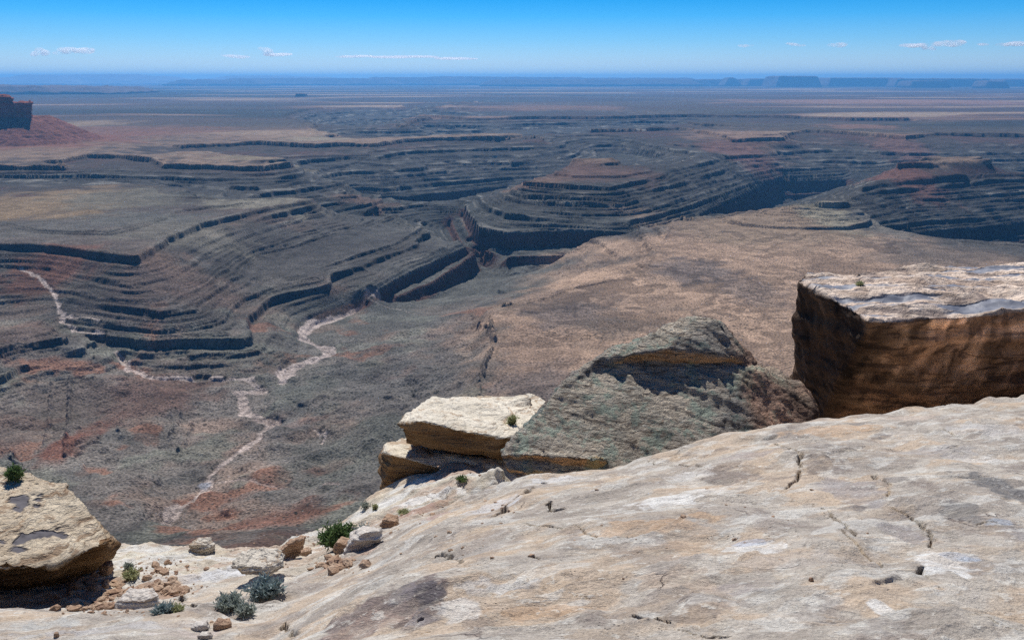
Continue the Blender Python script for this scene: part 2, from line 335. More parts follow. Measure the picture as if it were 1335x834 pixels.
          PZ((648, 371, -625), (697, 360, -600), (735, 334, -575), (763, 317, -545), (816, 306, -520), (850, 296, -508), (876, 289, -502)),
          P(-518, (635, 402), (640, 425), (646, 445), (632, 480), (625, 520), (600, 570)), PZ((635, 402, -518), (700, 395, -523), (750, 376, -522), (800, 366, -520), (842, 355, -514), (846, 343, -510), (872, 305, -500), (880, 288, -496)),
          P(-558, (612, 405), (620, 440), (612, 480)),
          PZ((880, 287, -496), (940, 285.5, -492), (1000, 276, -475), (1060, 266, -452), (1095, 262, -440), (1112, 268, -455), (1135, 287, -488), (1165, 302, -500), (1230, 314, -506), (1335, 321, -508), (1500, 324, -508)),
          PZ((880, 340, -506), (1000, 330, -503), (1200, 340, -506), (1335, 345, -506)), PZ((820, 400, -518), (1000, 400, -508), (1200, 400, -508)), PZ((760, 500, -512), (900, 500, -505), (1100, 500, -500), (1335, 500, -500)),
          PZ((700, 440, -519), (800, 440, -515))]
for LN in (LF_mid, LF_left, LF_but, LF_r): pass
for L in range(1):
    lines.append(PY(*[(x, 1000, z) for x, z in ((-500, -550), (0, -538), (100, -540), (200, -545), (300, -542), (400, -535), (600, -520), (900, -490), (1900, -480))]))
    lines.append(PY(*[(x, 780, -450) for x in range(-800, 2200, 100)]))
TH0, TH1 = R(-41), R(41)
LR0, LR1 = math.log(620.0), math.log(112000.0)
CELL = .0044 if QUICK else .0022
S, cell = relax(lines, TH0, TH1, LR0, LR1, CELL)

def spaced(segs):
    out = [math.log(segs[0][0])]
    for a, b, st in segs:
        n = max(2, int(math.log(b/a)/st)); out += list(np.linspace(math.log(a), math.log(b), n+1)[1:])
    return np.array(out)
q = 2.0 if QUICK else 1.0
LRv = spaced([(650, 1400, .0026*q), (1400, 12500, .0012*q), (12500, 22000, .0025*q), (22000, 105000, .012)])
THv = np.linspace(R(-40.5), R(40.5), int(1400/q))
S0 = sample(S[..., 0], cell, TH0, LR0, THv, LRv); Q0 = sample(S[..., 1], cell, TH0, LR0, THv, LRv)
RR = np.exp(LRv)[:, None].astype(f32)
X = (RR*np.sin(THv)[None, :]).astype(f32); Y = (RR*np.cos(THv)[None, :]).astype(f32)
gy = np.gradient(S0, axis=0)/np.gradient(np.exp(LRv))[:, None]; gx = np.gradient(S0, axis=1)/(RR*(THv[1]-THv[0]))
slope = np.hypot(gx, gy).astype(f32); del gx, gy
def blur(a, n):
    for _ in range(n):
        a = a.copy(); a[1:-1] = .25*a[:-2]+.5*a[1:-1]+.25*a[2:]; a[:, 1:-1] = .25*a[:, :-2]+.5*a[:, 1:-1]+.25*a[:, 2:]
    return a
slope = blur(slope, 6)
sm = smooth(.03, .16, slope)*(1-smooth(3200, 4500, RR))+smooth(.015, .08, slope)*smooth(3200, 4500, RR)
near = smooth(1150, 1600, RR)
# gullies and spurs carve the slopes; crinkle the ledges
kk = sm*(1-.75*smooth(.7, 1.4, slope))
nb = smooth(2350, 1900, RR)*smooth(-500, -550, Q0)*smooth(660, 760, RR)
wig = nb*(9*(ridged(X, Y, 230, 4, 25)-.4)+7*fbm(X, Y, 120, 3, 27)+2.0*ridged(X, Y, 45, 2, 29))+kk*(5.5*(ridged(X, Y, 280, 3, 5)-.35)+2.6*fbm(X, Y, 85, 2, 9)+.35*fbm(X, Y, 22, 2, 11))
Sn = S0+wig+(1-sm)*1.6*fbm(X, Y, 300, 4, 3)+1.0*sm*(1-kk)*fbm(X, Y, 25, 3, 12)
Qn = Q0+wig*.8; del wig, kk
warp = fbm(X, Y, 900, 3, 31)
Z = Sn.copy()
bands = [(-405, 19, 20, 1, .9, 1), (-434, 18, 15, 1, .45, .8), (-452, 17, 14, 1, 1.1, .05), (-477, 9, 9, .8, .9, .75), (-491, 16, 14, 1, 1.1, .04), (-502, 8, 8, .7, 1, .9), (-514, 12, 12, 1, 1, .65), (-539, 11, 11, .8, 1, .8), (-558, 18, 14, 1, 1, .85), (-575, 9, 9, .7, 1, .6), (-592, 14, 12, 1, 1, .15), (-622, 10, 9, .6, 1, .1), (-655, 14, 12, .7, 1, .1), (-690, 10, 10, .5, 1, 1)]
led = np.zeros_like(Z)
WL = np.clip(np.maximum(slope, .015)*.85*np.gradient(np.exp(LRv)).astype(f32)[:, None], .12, 1.8)
def g_led(s, zb, t, Rr, w=WL):
    u = s-zb
    return np.clip(u/w, -1, 1)*np.maximum(0, 1-np.abs(u)/Rr)*(t/2)
lf = smooth(2900, 3300, RR); gate = (smooth(.05, .12, slope)*(1-lf)+smooth(.012, .045, slope)*lf)*(.3+.7*near)*(1+.05*smooth(2900, 3500, RR)+.5*smooth(6500, 9500, RR))
gate = gate*(1-.85*smooth(-.25, -.19, X/Y)*smooth(2450, 2250, RR)*smooth(-524, -534, Q0))
for k, (zb, t, Rr, st, ff, nf) in enumerate(bands):
    m = np.clip(.80+1.2*fbm(X, Y, 420, 4, 50+7*k)+.6*(st-.8), .05, 1.15)*gate*(ff*lf+nf*(1-lf))
    Z += g_led(Qn, zb, t, Rr)*m
    led = np.maximum(led, smooth(0, 2.0, Qn-zb)*smooth(9, 3, Qn-zb)*m)
for k, (per, t) in enumerate(((12.3, 6.5), (7.1, 3.4))):
    u = (Qn+warp*3)/per+k*.37; fr = u-np.floor(u)-.5
    m = np.clip(.5+1.6*fbm(X, Y, 200, 3, 150+k), 0, 1)*gate*smooth(-425, -470, Qn)*(.6+.4*lf)
    Z += np.clip(fr/np.maximum(.07, WL/per*.8), -1, 1)*np.maximum(0, 1-np.abs(fr)/.5)*t*m
tx, ty = (X+3180)/np.where(X > -3180, 1, 1), Y-5990
dt = np.hypot(np.maximum(np.abs(X+3480)-345, 0), np.maximum(np.abs(Y-6000)-150, 0))
tal = np.clip(165-.50*dt+6*ridged(X, Y, 60, 3, 91)-4, 0, 165)*(dt < 500)
Z += np.where(dt < 500, tal+np.where(tal > 3, 2.6*gnoise(tal/9, X*0+.5, 92)+1.5*gnoise(tal/4, X*0+2.5, 93), 0), 0).astype(f32)
talm = smooth(2, 20, tal); del dt, tal, tx, ty
# hog-back ribs standing on the near slopes
def dist_line(pts, X, Y):
    d = np.full(X.shape, 1e9, f32)
    for a, b in zip(pts[:-1], pts[1:]):
        ax, ay, bx, by = a[0], a[1], b[0], b[1]
        vx, vy = bx-ax, by-ay; L2 = vx*vx+vy*vy+1e-9
        t = np.clip(((X-ax)*vx+(Y-ay)*vy)/L2, 0, 1)
        d = np.minimum(d, np.hypot(X-ax-t*vx, Y-ay-t*vy))
    return d
def sub(pts, marg):
    """row/col window of the grid round a polyline"""
    r = [math.hypot(p[0], p[1]) for p in pts]; th = [math.atan2(p[0], p[1]) for p in pts]
    i0 = np.searchsorted(LRv, math.log(max(min(r)-marg, 100))); i1 = np.searchsorted(LRv, math.log(max(r)+marg))
    j0 = np.searchsorted(THv, min(th)-marg/min(r)); j1 = np.searchsorted(THv, max(th)+marg/min(r))
    return slice(max(i0, 0), i1+1), slice(max(j0, 0), j1+1)
for zz, wd, hh, pts in ((-590, 3.5, 8, ((92, 505), (90, 540), (89, 580), (88, 612))), (-590, 3, 6, ((68, 505), (66, 545), (62, 600))), (-600, 3, 7, ((236, 545), (222, 575), (208, 592))), (-600, 3, 7, ((251, 550), (246, 575), (234, 602))), (-595, 2.5, 5, ((160, 545), (154, 575))),
                        (-520, 5, 15, ((624, 414), (632, 424), (642, 436), (645, 446))), (-525, 3, 6, ((623, 489), (624, 500)))):
    pw = P(zz, *pts); w = sub(pw, 40)
    if X[w].size == 0: continue
    xw = X[w]; yw = Y[w]
    d = dist_line(pw, xw+2.5*fbm(xw, yw, 14, 2, 71), yw+2.5*fbm(xw, yw, 14, 2, 72))
    Z[w] += hh*smooth(wd*1.6, wd*.4, d)*np.clip(.6+1.5*fbm(xw, yw, 25, 2, 77), 0, 1)

# ground colours (by bed, slope, distance and patch)
def lerp(c, col, m): return c*(1-m[..., None])+np.array(col, f32)*m[..., None]
nA = fbm(X, Y, 700, 4, 201); nB = fbm(X, Y, 120, 4, 203); nC = fbm(X, Y, 2400, 4, 205)
col = np.empty(X.shape+(3,), f32); col[:] = (.225, .158, .122)
Sc = Qn+5*nB
col = lerp(col, (.13, .108, .102), smooth(-402, -409, Sc))
col = lerp(col, (.18, .095, .082), smooth(-408, -420, Sc)*smooth(-470, -440, Sc)*smooth(.0, .5, nA+.6*nB)*.75*smooth(3000, 3600, RR))
col = lerp(col, (.125, .120, .119), smooth(-412, -450, Sc)*np.maximum(smooth(3000, 3500, RR), smooth(-440, -480, Sc)))
col = lerp(col, (.118, .120, .118), smooth(-505, -560, Sc)*.9)
col *= (1-.46*smooth(-402, -412, Sc)*smooth(2900, 3600, RR))[..., None]
col = lerp(col, (.082, .075, .075), smooth(3300, 2800, RR)*smooth(-432, -440, Sc)*smooth(-590, -560, Sc)*.85)
col = lerp(col, (.13, .075, .06), smooth(3300, 2800, RR)*smooth(-434, -440, Sc)*smooth(-520, -480, Sc)*smooth(.05, .5, nA+.5*nB)*.7)
col = lerp(col, (.215, .19, .182), smooth(2300, 1750, RR)*smooth(-500, -570, Sc)*smooth(.6, .35, slope)*.85)
col = lerp(col, (.11, .055, .045), smooth(-590, -598, Qn)*smooth(.45, .9, slope)*.85)
col = lerp(col, (.22, .21, .20), led*.65*smooth(-.3, .5, nB))
mot = smooth(2600, 1900, RR)*smooth(-420, -440, Qn)
col = lerp(col, (.25, .185, .16), mot*smooth(.0, .45, fbm(X, Y, 260, 4, 221))*.8); col = lerp(col, (.19, .195, .175), mot*smooth(.05, .45, fbm(X, Y, 180, 4, 223))*.7); col = lerp(col, (.26, .135, .10), mot*smooth(.33, .6, fbm(X, Y, 150, 5, 225))*.8)
col = lerp(col, (.14, .135, .135), mot*smooth(.1, .5, fbm(X, Y, 90, 4, 227))*.6)
# beds: thin pale and dark stripes along the strata
st = gnoise(Qn/3.1+3*warp, nA*2, 300); col *= (1+.22*st*sm)[..., None]
# far plain
fp = smooth(-412, -402, Qn)*smooth(5500, 9000, RR)
s1 = fbm(X*.35, Y, 2600, 5, 211); s2 = fbm(X*.3, Y, 7000, 5, 213)
c_f = np.empty_like(col); c_f[:] = (.095, .07, .06)
c_f = lerp(c_f, (.045, .045, .042), smooth(.0, .35, s2)); c_f = lerp(c_f, (.20, .125, .095), smooth(.12, .36, s1)*.85)
c_f = lerp(c_f, (.32, .24, .18), smooth(.34, .5, s1)); c_f = lerp(c_f, (.09, .08, .07), smooth(-.2, -.5, s1)*.7)
col = col*(1-fp[..., None])+c_f*fp[..., None]; del c_f
shrub = .75*np.ones_like(Z)
def blob(px, py, z, rx, ry, c, amt=1, sh=None, seed=0):
    """a patch of differently coloured ground, an ellipse on the land"""
    x0, y0, _ = atZ(px, py, z); xa, _, _ = atZ(px+rx, py, z); _, ya, _ = atZ(px, py-ry, z); _, yb, _ = atZ(px, py+ry, z)
    hx = abs(xa-x0); hy = abs(ya-yb)/2; yc = (ya+yb)/2
    w = sub([(x0-hx*1.6, yc-hy*1.6), (x0+hx*1.6, yc+hy*1.6), (x0-hx*1.6, yc+hy*1.6), (x0+hx*1.6, yc-hy*1.6)], 10)
    if X[w].size == 0: return
    d = np.hypot((X[w]-x0)/hx, (Y[w]-yc)/hy)+.45*fbm(X[w], Y[w], max(60, min(hx, hy)*.5), 5, 400+seed)
    m = smooth(1.35, .55, d)*amt
    c = tuple(np.array(c)*(.80 if py > 280 and px > 640 else .64)+.02*np.array((.1, .1, .2)))
    col[w] = lerp(col[w], c, m)
    if sh is not None: shrub[w] = shrub[w]*(1-m)+sh*m
pink = (.54, .375, .285); tan = (.34, .26, .18); grey = (.20, .19, .18); red = (.27, .12, .085); mauve = (.20, .165, .16)
blob(1060, 385, -506, 330, 92, pink, .95, 1.0, 1); blob(900, 470, -512, 280, 90, pink, .95, 1.0, 2); blob(1000, 300, -495, 120, 22, (.38, .28, .21), .9, .7, 3)
blob(700, 480, -521, 75, 60, (.40, .28, .22), .9, .8, 4); blob(740, 400, -525, 90, 26, (.36, .26, .21), .9, .8, 5)
blob(745, 415, -522, 60, 20, mauve, .7, 1, 6); blob(905, 355, -512, 50, 16, mauve, .8, 1, 7); blob(980, 380, -510, 40, 22, mauve, .6, 1, 77); blob(1150, 295, -495, 45, 14, grey, .8, 1, 8); blob(1080, 285, -480, 30, 14, (.42, .38, .3), .8, .6, 9)
blob(1240, 335, -506, 110, 14, (.22, .18, .16), .7, 1, 10); blob(700, 505, -515, 60, 30, mauve, .7, 1, 11); blob(820, 430, -517, 60, 14, (.24, .19, .16), .6, 1, 12)
blob(60, 268, -421, 110, 24, (.36, .26, .17), 1, .4, 13); blob(170, 258, -422, 90, 14, (.22, .21, .18), .8, .7, 14); blob(190, 285, -424, 90, 10, (.20, .20, .19), .8, .8, 16); blob(230, 300, -428, 80, 14, (.27, .25, .22), .8, .5, 17)
blob(40, 300, -428, 130, 12, (.19, .18, .17), .8, .8, 15); blob(330, 265, -427, 70, 6, (.40, .37, .31), .8, .4, 18)
blob(60, 342, -450, 60, 14, red, .7, .5, 19); blob(200, 345, -445, 40, 18, (.25, .17, .14), .7, .6, 20); blob(240, 380, -505, 70, 14, (.22, .15, .13), .6, .6, 21); blob(180, 380, -480, 90, 18, mauve, .6, .6, 22)
blob(110, 578, -590, 20, 55, (.33, .14, .10), .85, .6, 23); blob(200, 525, -605, 75, 34, (.25, .165, .145), .9, .8, 24); blob(60, 545, -580, 85, 50, (.23, .185, .17), .8, .8, 25)
blob(360, 680, -540, 60, 26, (.30, .16, .125), .8, 1, 26); blob(430, 610, -570, 30, 14, (.33, .17, .13), .7, .8, 27); blob(20, 450, -550, 50, 20, (.24, .18, .165), .7, .6, 28)
blob(420, 520, -610, 60, 30, (.20, .21, .20), .7, .7, 29); blob(370, 570, -608, 45, 22, (.24, .24, .25), .7, .6, 30); blob(300, 480, -600, 100, 20, (.20, .20, .185), .6, .6, 31)
blob(520, 520, -590, 110, 60, (.20, .19, .19), .8, 1, 32); blob(470, 600, -570, 90, 50, (.19, .195, .18), .7, 1, 33)
blob(475, 275, -560, 40, 6, (.30, .19, .15), .6, .5, 34); blob(770, 229, -430, 85, 8, (.25, .15, .125), .7, .5, 35); blob(960, 176, -399, 60, 7, (.38, .25, .19), .8, .3, 36)
blob(700, 240, -445, 40, 6, (.32, .2, .15), .7, .4, 37); blob(90, 162, -400, 70, 5, (.40, .29, .2), .9, .2, 38); blob(150, 172, -400, 120, 8, (.32, .17, .125), .8, .3, 39); blob(40, 185, -400, 120, 12, (.33, .15, .11), .9, .4, 40)
blob(340, 205, -398, 60, 4, (.33, .28, .2), .8, .4, 41); blob(420, 180, -398, 50, 3, (.42, .36, .27), .8, .2, 42); blob(600, 151, -400, 80, 2.5, (.42, .27, .2), .8, .2, 43); blob(1160, 133, -400, 200, 3.5, (.46, .27, .2), .85, .1, 44); blob(700, 140, -400, 120, 3, (.33, .2, .15), .8, .1, 45)
blob(1120, 165, -400, 50, 3, (.36, .2, .15), .7, .1, 46); blob(1180, 185, -420, 30, 6, (.28, .15, .13), .6, .3, 47); blob(1180, 222, -420, 40, 10, (.29, .13, .1), .7, .3, 48); blob(965, 192, -425, 50, 7, (.27, .14, .12), .7, .3, 49)
col = lerp(col, (.20, .085, .07), talm*.9); col *= (1+.25*talm*gnoise(Z/7, X/200, 94))[..., None]
swl = smooth(-528, -520, Q0)*smooth(-485, -497, Q0)*smooth(3400, 3000, RR); col *= (1-.42*swl*smooth(-.2, .35, gnoise(Sn/1.7+2.2*nB, nA, 95)+.4*nB))[..., None]
col *= np.array((1.04, 1.0, .86), f32)
# dry washes: pale gravel
def wash(w0, w1, pts, c=(.47, .385, .33), amt=.95):
    pw = PZ(*pts); w = sub(pw, 60)
    xw = X[w]; yw = Y[w]; jx = 7*fbm(xw, yw, 40, 3, 81); jy = 7*fbm(xw, yw, 40, 3, 83)
    d = dist_line(pw, xw+jx, yw+jy)
    wd = (w0+(w1-w0)*.5)*(1+.5*fbm(xw, yw, 60, 2, 85))
    m = smooth(wd*1.25, wd*.7, d)*amt
    cc = np.array(c, f32)*(1+.35*fbm(xw, yw, 12, 3, 87))[..., None]
    col[w] = col[w]*(1-m[..., None])+cc*m[..., None]; shrub[w] *= (1-m)
    Z[w] -= 2.0*smooth(wd*1.5, wd*.9, d)
wash(11, 16, ((494, 405, -618), (480, 408, -618), (440, 418, -616), (410, 425, -614), (395, 437, -613), (400, 450, -612), (430, 460, -611), (428, 468, -611), (390, 480, -609), (372, 490, -610), (370, 505, -608)))
wash(6, 8, ((340, 512, -606), (325, 503, -604), (300, 499, -603), (250, 497, -600), (200, 495, -597), (170, 483, -594), (155, 470, -590)), amt=.8)
wash(6, 10, ((345, 512, -606), (312, 518, -604), (325, 540, -602), (350, 552, -600), (340, 578, -596), (310, 595, -593), (280, 615, -590), (270, 640, -586), (235, 665, -580), (212, 692, -573)), (.46, .37, .31), .9)
wash(4, 6, ((350, 545, -600), (365, 550, -598), (330, 547, -601)), (.40, .31, .26), .8)
wash(4, 6, ((30, 385, -549), (50, 391, -552), (75, 410, -558), (85, 430, -564), (100, 442, -568), (135, 448, -574)), amt=.8)
wash(3, 4, ((85, 428, -564), (112, 434, -569), (130, 440, -573)), amt=.7); wash(3, 4, ((415, 565, -588), (423, 573, -587), (420, 582, -586)), amt=.7)
wash(2.5, 3, ((560, 416, -606), (520, 412, -615), (480, 414, -624)), amt=.4); wash(3, 3, ((270, 640, -586), (310, 636, -582), (380, 640, -572), (440, 642, -562)), (.36, .28, .24), .6)
blob(267, 643, -594, 9, 4, (.5, .5, .52), .9, 0, 60)
# tracks across the far plain
col = np.clip(col*(1+.18*nB)[..., None]*(1+.12*nC)[..., None], .02, .8)

# the cliff below the viewpoint joins the canyon country
TOPR = 17.0
prof_r = np.array([TOPR, 19, 23, 28, 40, 60, 110, 200, 350, 520, 640])
prof_f = np.array([0.02, .05, .12, .21, .32, .40, .50, .64, .80, .93, 1.0])
lr_n = spaced([(TOPR, 60, .03), (60, 645, .02)])
rn = np.exp(lr_n); z1 = Z[0]
f = np.interp(rn, prof_r, prof_f)[:, None]
Xn = rn[:, None]*np.sin(THv)[None, :]; Yn = rn[:, None]*np.cos(THv)[None, :]
Zn = (z1[None, :]+0)*f*1.0
amp = np.interp(rn, [TOPR, 40, 200, 645], [.3, 3, 6, 0])[:, None]
Zn = Zn+amp*ridged(Xn.astype(f32), Yn.astype(f32), 30, 3, 600)*.6-8*(1-f)
coln = np.empty(Xn.shape+(3,), f32); coln[:] = (.30, .19, .13)
coln = lerp(coln, (.42, .33, .25), smooth(0, .5, fbm(Xn.astype(f32), Zn.astype(f32)*2, 20, 4, 611)))
coln = coln*(1-(smooth(.5, .95, f)*np.ones_like(Xn))[..., None].astype(f32))+col[0][None]*(smooth(.5, .95, f)*np.ones_like(Xn))[..., None].astype(f32)
XX = np.concatenate([Xn.astype(f32), X]); YY = np.concatenate([Yn.astype(f32), Y]); ZZ = np.concatenate([Zn.astype(f32), Z])
CC = np.concatenate([coln.astype(f32), col]); SH = np.concatenate([np.full(Xn.shape, .3, f32), shrub])
print('terrain', XX.shape)
terr = grid_mesh('canyon_terrain', XX, YY, ZZ, CC, M_terr, SH)
terr['kind'] = 'structure'
del XX, YY, ZZ, CC, SH
# ------------------------------------------------------------------ helpers for the things
def tag(o, label=None, cat=None, group=None, kind=None):
    if label: o['label'] = label
    if cat: o['category'] = cat
    if group: o['group'] = group
    if kind: o['kind'] = kind
    return o
def ico(sub=2):
    bm = bmesh.new(); bmesh.ops.create_icosphere(bm, subdivisions=sub, radius=1); return bm
def hull_bm(bm, pts):
    vs = [bm.verts.new(p) for p in pts]
    r = bmesh.ops.convex_hull(bm, input=vs)
    dead = [g for g in r['geom_interior'] if isinstance(g, bmesh.types.BMVert)]
    if dead: bmesh.ops.delete(bm, geom=dead, context='VERTS')
def rock(name, hulls, voxel, mat, amp=.03, sc=.4, strata=None, fine=None, tone=None, alpha=None, smooth_n=2, shade=True, seed=0, post=None):
    """solid rock: convex lumps fused into one skin, then weathered"""
    bm = bmesh.new()
    for h in hulls:
        b2 = bmesh.new(); hull_bm(b2, h); tmp = bpy.data.meshes.new('t'); b2.to_mesh(tmp); b2.free(); bm.from_mesh(tmp); bpy.data.meshes.remove(tmp)
    me = bpy.data.meshes.new(name); bm.to_mesh(me); bm.free()
    o = bpy.data.objects.new(name, me); C.objects.link(o)
    md = o.modifiers.new('r', 'REMESH'); md.mode = 'VOXEL'; md.voxel_size = voxel; md.adaptivity = 0
    if smooth_n:
        s_ = o.modifiers.new('s', 'SMOOTH'); s_.factor = .5; s_.iterations = smooth_n
    dg = bpy.context.evaluated_depsgraph_get(); ev = o.evaluated_get(dg)
    m2 = bpy.data.meshes.new_from_object(ev); o.modifiers.clear(); o.data = m2; m2.name = name; bpy.data.meshes.remove(me)
    n = len(m2.vertices); co = np.empty(n*3, f32); m2.vertices.foreach_get('co', co); co = co.reshape(-1, 3)
    no = np.empty(n*3, f32); m2.vertex_normals.foreach_get('vector', no); no = no.reshape(-1, 3)
    x, y, z = co[:, 0]+seed*3.3, co[:, 1], co[:, 2]
    d = amp*n3(x, y, z, sc, seed)+amp*.35*n3(x, y, z, sc*.25, seed+5)
    if strata:
        dr, per, sa = strata; dr = np.array(dr, f32); dr /= np.linalg.norm(dr)
        u = co@dr/per+.35*n3(x, y, z, sc*2, seed+9)
        d = d+sa*(gnoise(u, u*0+.5, seed+13)+.6*gnoise(u*2.7, u*0+3.5, seed+14))*(1-np.abs(no@dr))*1.6
    if fine: d = d+fine[0]*n3(x, y, z, fine[1], seed+21)
    co = co+no*d[:, None]
    if post is not None: co = post(co, no)
    m2.vertices.foreach_set('co', co.ravel().astype(f32))
    c = np.ones((n, 3), f32)
    if tone is not None: c = tone(co, no, c)
    set_col(m2, c, alpha(co, no) if alpha is not None else None)
    m2.polygons.foreach_set('use_smooth', np.full(len(m2.polygons), shade))
    m2.materials.clear(); m2.materials.append(mat); m2.update()
    return o

# ------------------------------------------------------------------ the bedrock underfoot
def WF(line, dz, dY): return WALL(line, dz, dY, 0)
crest = PZ((640, 634, -3.35), (655, 627, -3.3), (700, 614, -3.15), (740, 606, -3.16), (810, 597, -3.15), (880, 584, -3.15), (920, 574, -3.15), (960, 566, -3.15), (1000, 560, -3.16), (1090, 545, -3.12), (1150, 537, -3.12), (1200, 527, -3.14), (1260, 520, -3.17), (1335, 514, -3.2), (1600, 500, -3.3))
sil = PZ((-200, 720, -4.6), (0, 720, -4.7), (140, 716, -4.8), (160, 710, -4.9), (195, 706, -4.95), (230, 706.5, -4.95), (270, 712, -4.9), (300, 721, -4.75), (320, 723, -4.75), (345, 721, -4.8), (385, 700, -5.0), (410, 688, -5.0), (440, 678, -5.0), (460, 668, -5.0), (480, 645, -4.9), (510, 630, -4.8), (560, 622, -4.65), (590, 612, -4.6), (625, 599, -4.5), (655, 594, -4.45), (690, 598, -4.4))
fl = [crest, sil, WF(crest, .75, -.3), WF(crest, 1.6, -.9), WF(sil, .9, -.25), WF(sil, 2.8, -.8),
      PZ((345, 850, -2.4), (500, 850, -1.95), (700, 850, -1.8), (1000, 850, -1.7), (1500, 850, -1.62)),
      PZ((470, 760, -2.5), (600, 760, -2.12), (760, 760, -1.97), (1000, 760, -1.9), (1500, 760, -1.85)),
      PZ((545, 690, -2.85), (640, 690, -2.5), (760, 690, -2.27), (1000, 690, -2.12), (1500, 690, -2.05)),
      PZ((660, 640, -2.98), (720, 640, -2.78), (800, 640, -2.6), (1000, 640, -2.35), (1500, 640, -2.22)),
      PZ((850, 600, -2.98), (900, 600, -2.85), (1000, 600, -2.65), (1500, 600, -2.42)), PZ((1050, 560, -2.95), (1150, 560, -2.82), (1500, 560, -2.72)),
      PZ((332, 840, -2.8), (355, 800, -3.05), (385, 770, -3.2), (450, 730, -3.4), (500, 703, -3.5), (560, 668, -3.55), (610, 645, -3.5), (640, 634, -3.4)),
      PZ((-250, 845, -2.9), (0, 845, -2.85), (200, 845, -2.8), (320, 845, -2.75)), PZ((-250, 803, -3.05), (0, 803, -3.05), (70, 797, -3.1), (110, 805, -3.1), (160, 808, -3.1), (230, 800, -3.12), (300, 800, -3.1), (335, 812, -3.0)),
      PZ((-250, 800, -3.9), (0, 799, -3.9), (60, 796, -3.85), (120, 801, -3.65), (200, 797, -3.55), (280, 794, -3.5)),
      PZ((0, 770, -4.2), (80, 770, -4.2), (150, 775, -4.05), (230, 778, -3.85)), PZ((90, 750, -4.4), (150, 752, -4.35), (200, 762, -4.15), (262, 768, -4.0)),
      PZ((150, 735, -4.5), (200, 737, -4.42), (260, 742, -4.3), (330, 745, -4.25)), PZ((150, 718, -4.75), (200, 714, -4.83), (240, 716, -4.78), (300, 727, -4.6), (380, 722, -4.6)),
      PZ((350, 775, -3.85), (300, 788, -3.7)), PZ((420, 750, -3.75), (390, 757, -3.9)), PZ((400, 715, -4.6), (440, 708, -4.5), (490, 690, -4.35), (540, 672, -4.1), (600, 645, -3.95)), PZ((470, 680, -4.8), (510, 650, -4.7), (570, 636, -4.5), (620, 622, -4.35)), PZ((640, 615, -4.2), (655, 612, -4.1))]
def ring(r, f): return [(r*math.sin(a), r*math.cos(a), f(a), 0) for a in np.linspace(R(-66), R(66), 60)]
fl += [ring(16.5, lambda a: -13.5), ring(20, lambda a: -24), ring(1.25, lambda a: -1.62-.2*smooth(R(-20), R(-60), a)), ring(1.8, lambda a: -1.66-.5*smooth(R(-20), R(-60), a))]
fl += [[(-4.5, 2.6, -2.9, 0), (-7, 4.2, -3.9, 0), (-10, 7, -4.9, 0)], [(5, 2.9, -1.7, 0), (8, 4.6, -2.1, 0), (12, 7.5, -3.3, 0)]]
FT0, FT1, FL0, FL1 = R(-64), R(64), math.log(1.15), math.log(20.0)
SF, fc = relax(fl, FT0, FT1, FL0, FL1, .0035, its=(300, 200, 150, 100, 60))
fth = np.linspace(R(-62), R(62), 1300); flr = np.linspace(math.log(1.2), math.log(19), 1350)
fz = sample(SF[..., 0], fc, FT0, FL0, fth, flr)
fz = blur(fz, 5)
fr_ = np.exp(flr)[:, None].astype(f32); fx = (fr_*np.sin(fth)[None]).astype(f32); fy = (fr_*np.cos(fth)[None]).astype(f32)
out = smooth(9.5, 13, fr_)
lump = .07*fbm(fx, fy, 1.6, 4, 701)+.018*fbm(fx, fy, .33, 4, 703)+out*.6*fbm(fx, fy, 3, 4, 705)
fs = fz+lump
# thin beds of sandstone weathering back in little steps
ca, sa_ = math.cos(R(-28)), math.sin(R(-28))
qs = fs+.035*fx-.10*fy+.05*fbm(fx*ca-fy*sa_, (fx*sa_+fy*ca)*2.2, .9, 4, 707)
for k, (per, t) in enumerate(((.17, .034), (.061, .012))):
    u = qs/per+k*.4+.33; fq = u-np.floor(u)-.5
    m = np.clip(.25+1.6*fbm(fx, fy, .9, 3, 710+k), 0, 1)
    fs = fs+np.clip(fq/.06, -1, 1)*np.maximum(0, 1-np.abs(fq)/.5)*t*m
low = smooth(3.6, 4.3, -fz)*(1-out)      # the lower ledge is rougher
fs = fs+low*(.05*ridged(fx, fy, .8, 4, 720)-.03)
FTH, FLR = fth, flr
def fwin(pts, marg):
    r = [math.hypot(p[0], p[1]) for p in pts]; th = [math.atan2(p[0], p[1]) for p in pts]
    i0 = np.searchsorted(FLR, math.log(max(min(r)-marg, 1.2))); i1 = np.searchsorted(FLR, math.log(max(r)+marg))
    j0 = np.searchsorted(FTH, min(th)-marg/min(r)); j1 = np.searchsorted(FTH, max(th)+marg/min(r))
    return slice(max(i0, 0), i1+1), slice(max(j0, 0), j1+1)
def ground_at(x, y):
    i = np.clip((math.log(math.hypot(x, y))-FLR[0])/(FLR[1]-FLR[0]), 0, len(FLR)-2); j = np.clip((math.atan2(x, y)-FTH[0])/(FTH[1]-FTH[0]), 0, len(FTH)-2)
    return float(fs[int(i), int(j)])
def on_ground(px, py):
    """where the sight line through a photograph pixel meets the bedrock"""
    a, c = ray(px, py)
    Yq = np.linspace(1.3, 15, 1400)
    for Yv in Yq:
        if ground_at(a*Yv, Yv) > c*Yv: return Vector((float(a*Yv), float(Yv), float(c*Yv)))
    return Vector((float(a*9), 9., float(c*9)))
fcol = np.empty(fx.shape+(3,), f32); fcol[:] = (.54, .475, .39)
m1 = fbm(fx*ca-fy*sa_, (fx*sa_+fy*ca)*1.8, 1.1, 6, 730); m2 = fbm(fx, fy, .45, 6, 731); m3 = fbm(fx*ca-fy*sa_, (fx*sa_+fy*ca)*3, .5, 6, 732); m4 = fbm(fx, fy, .12, 4, 733)
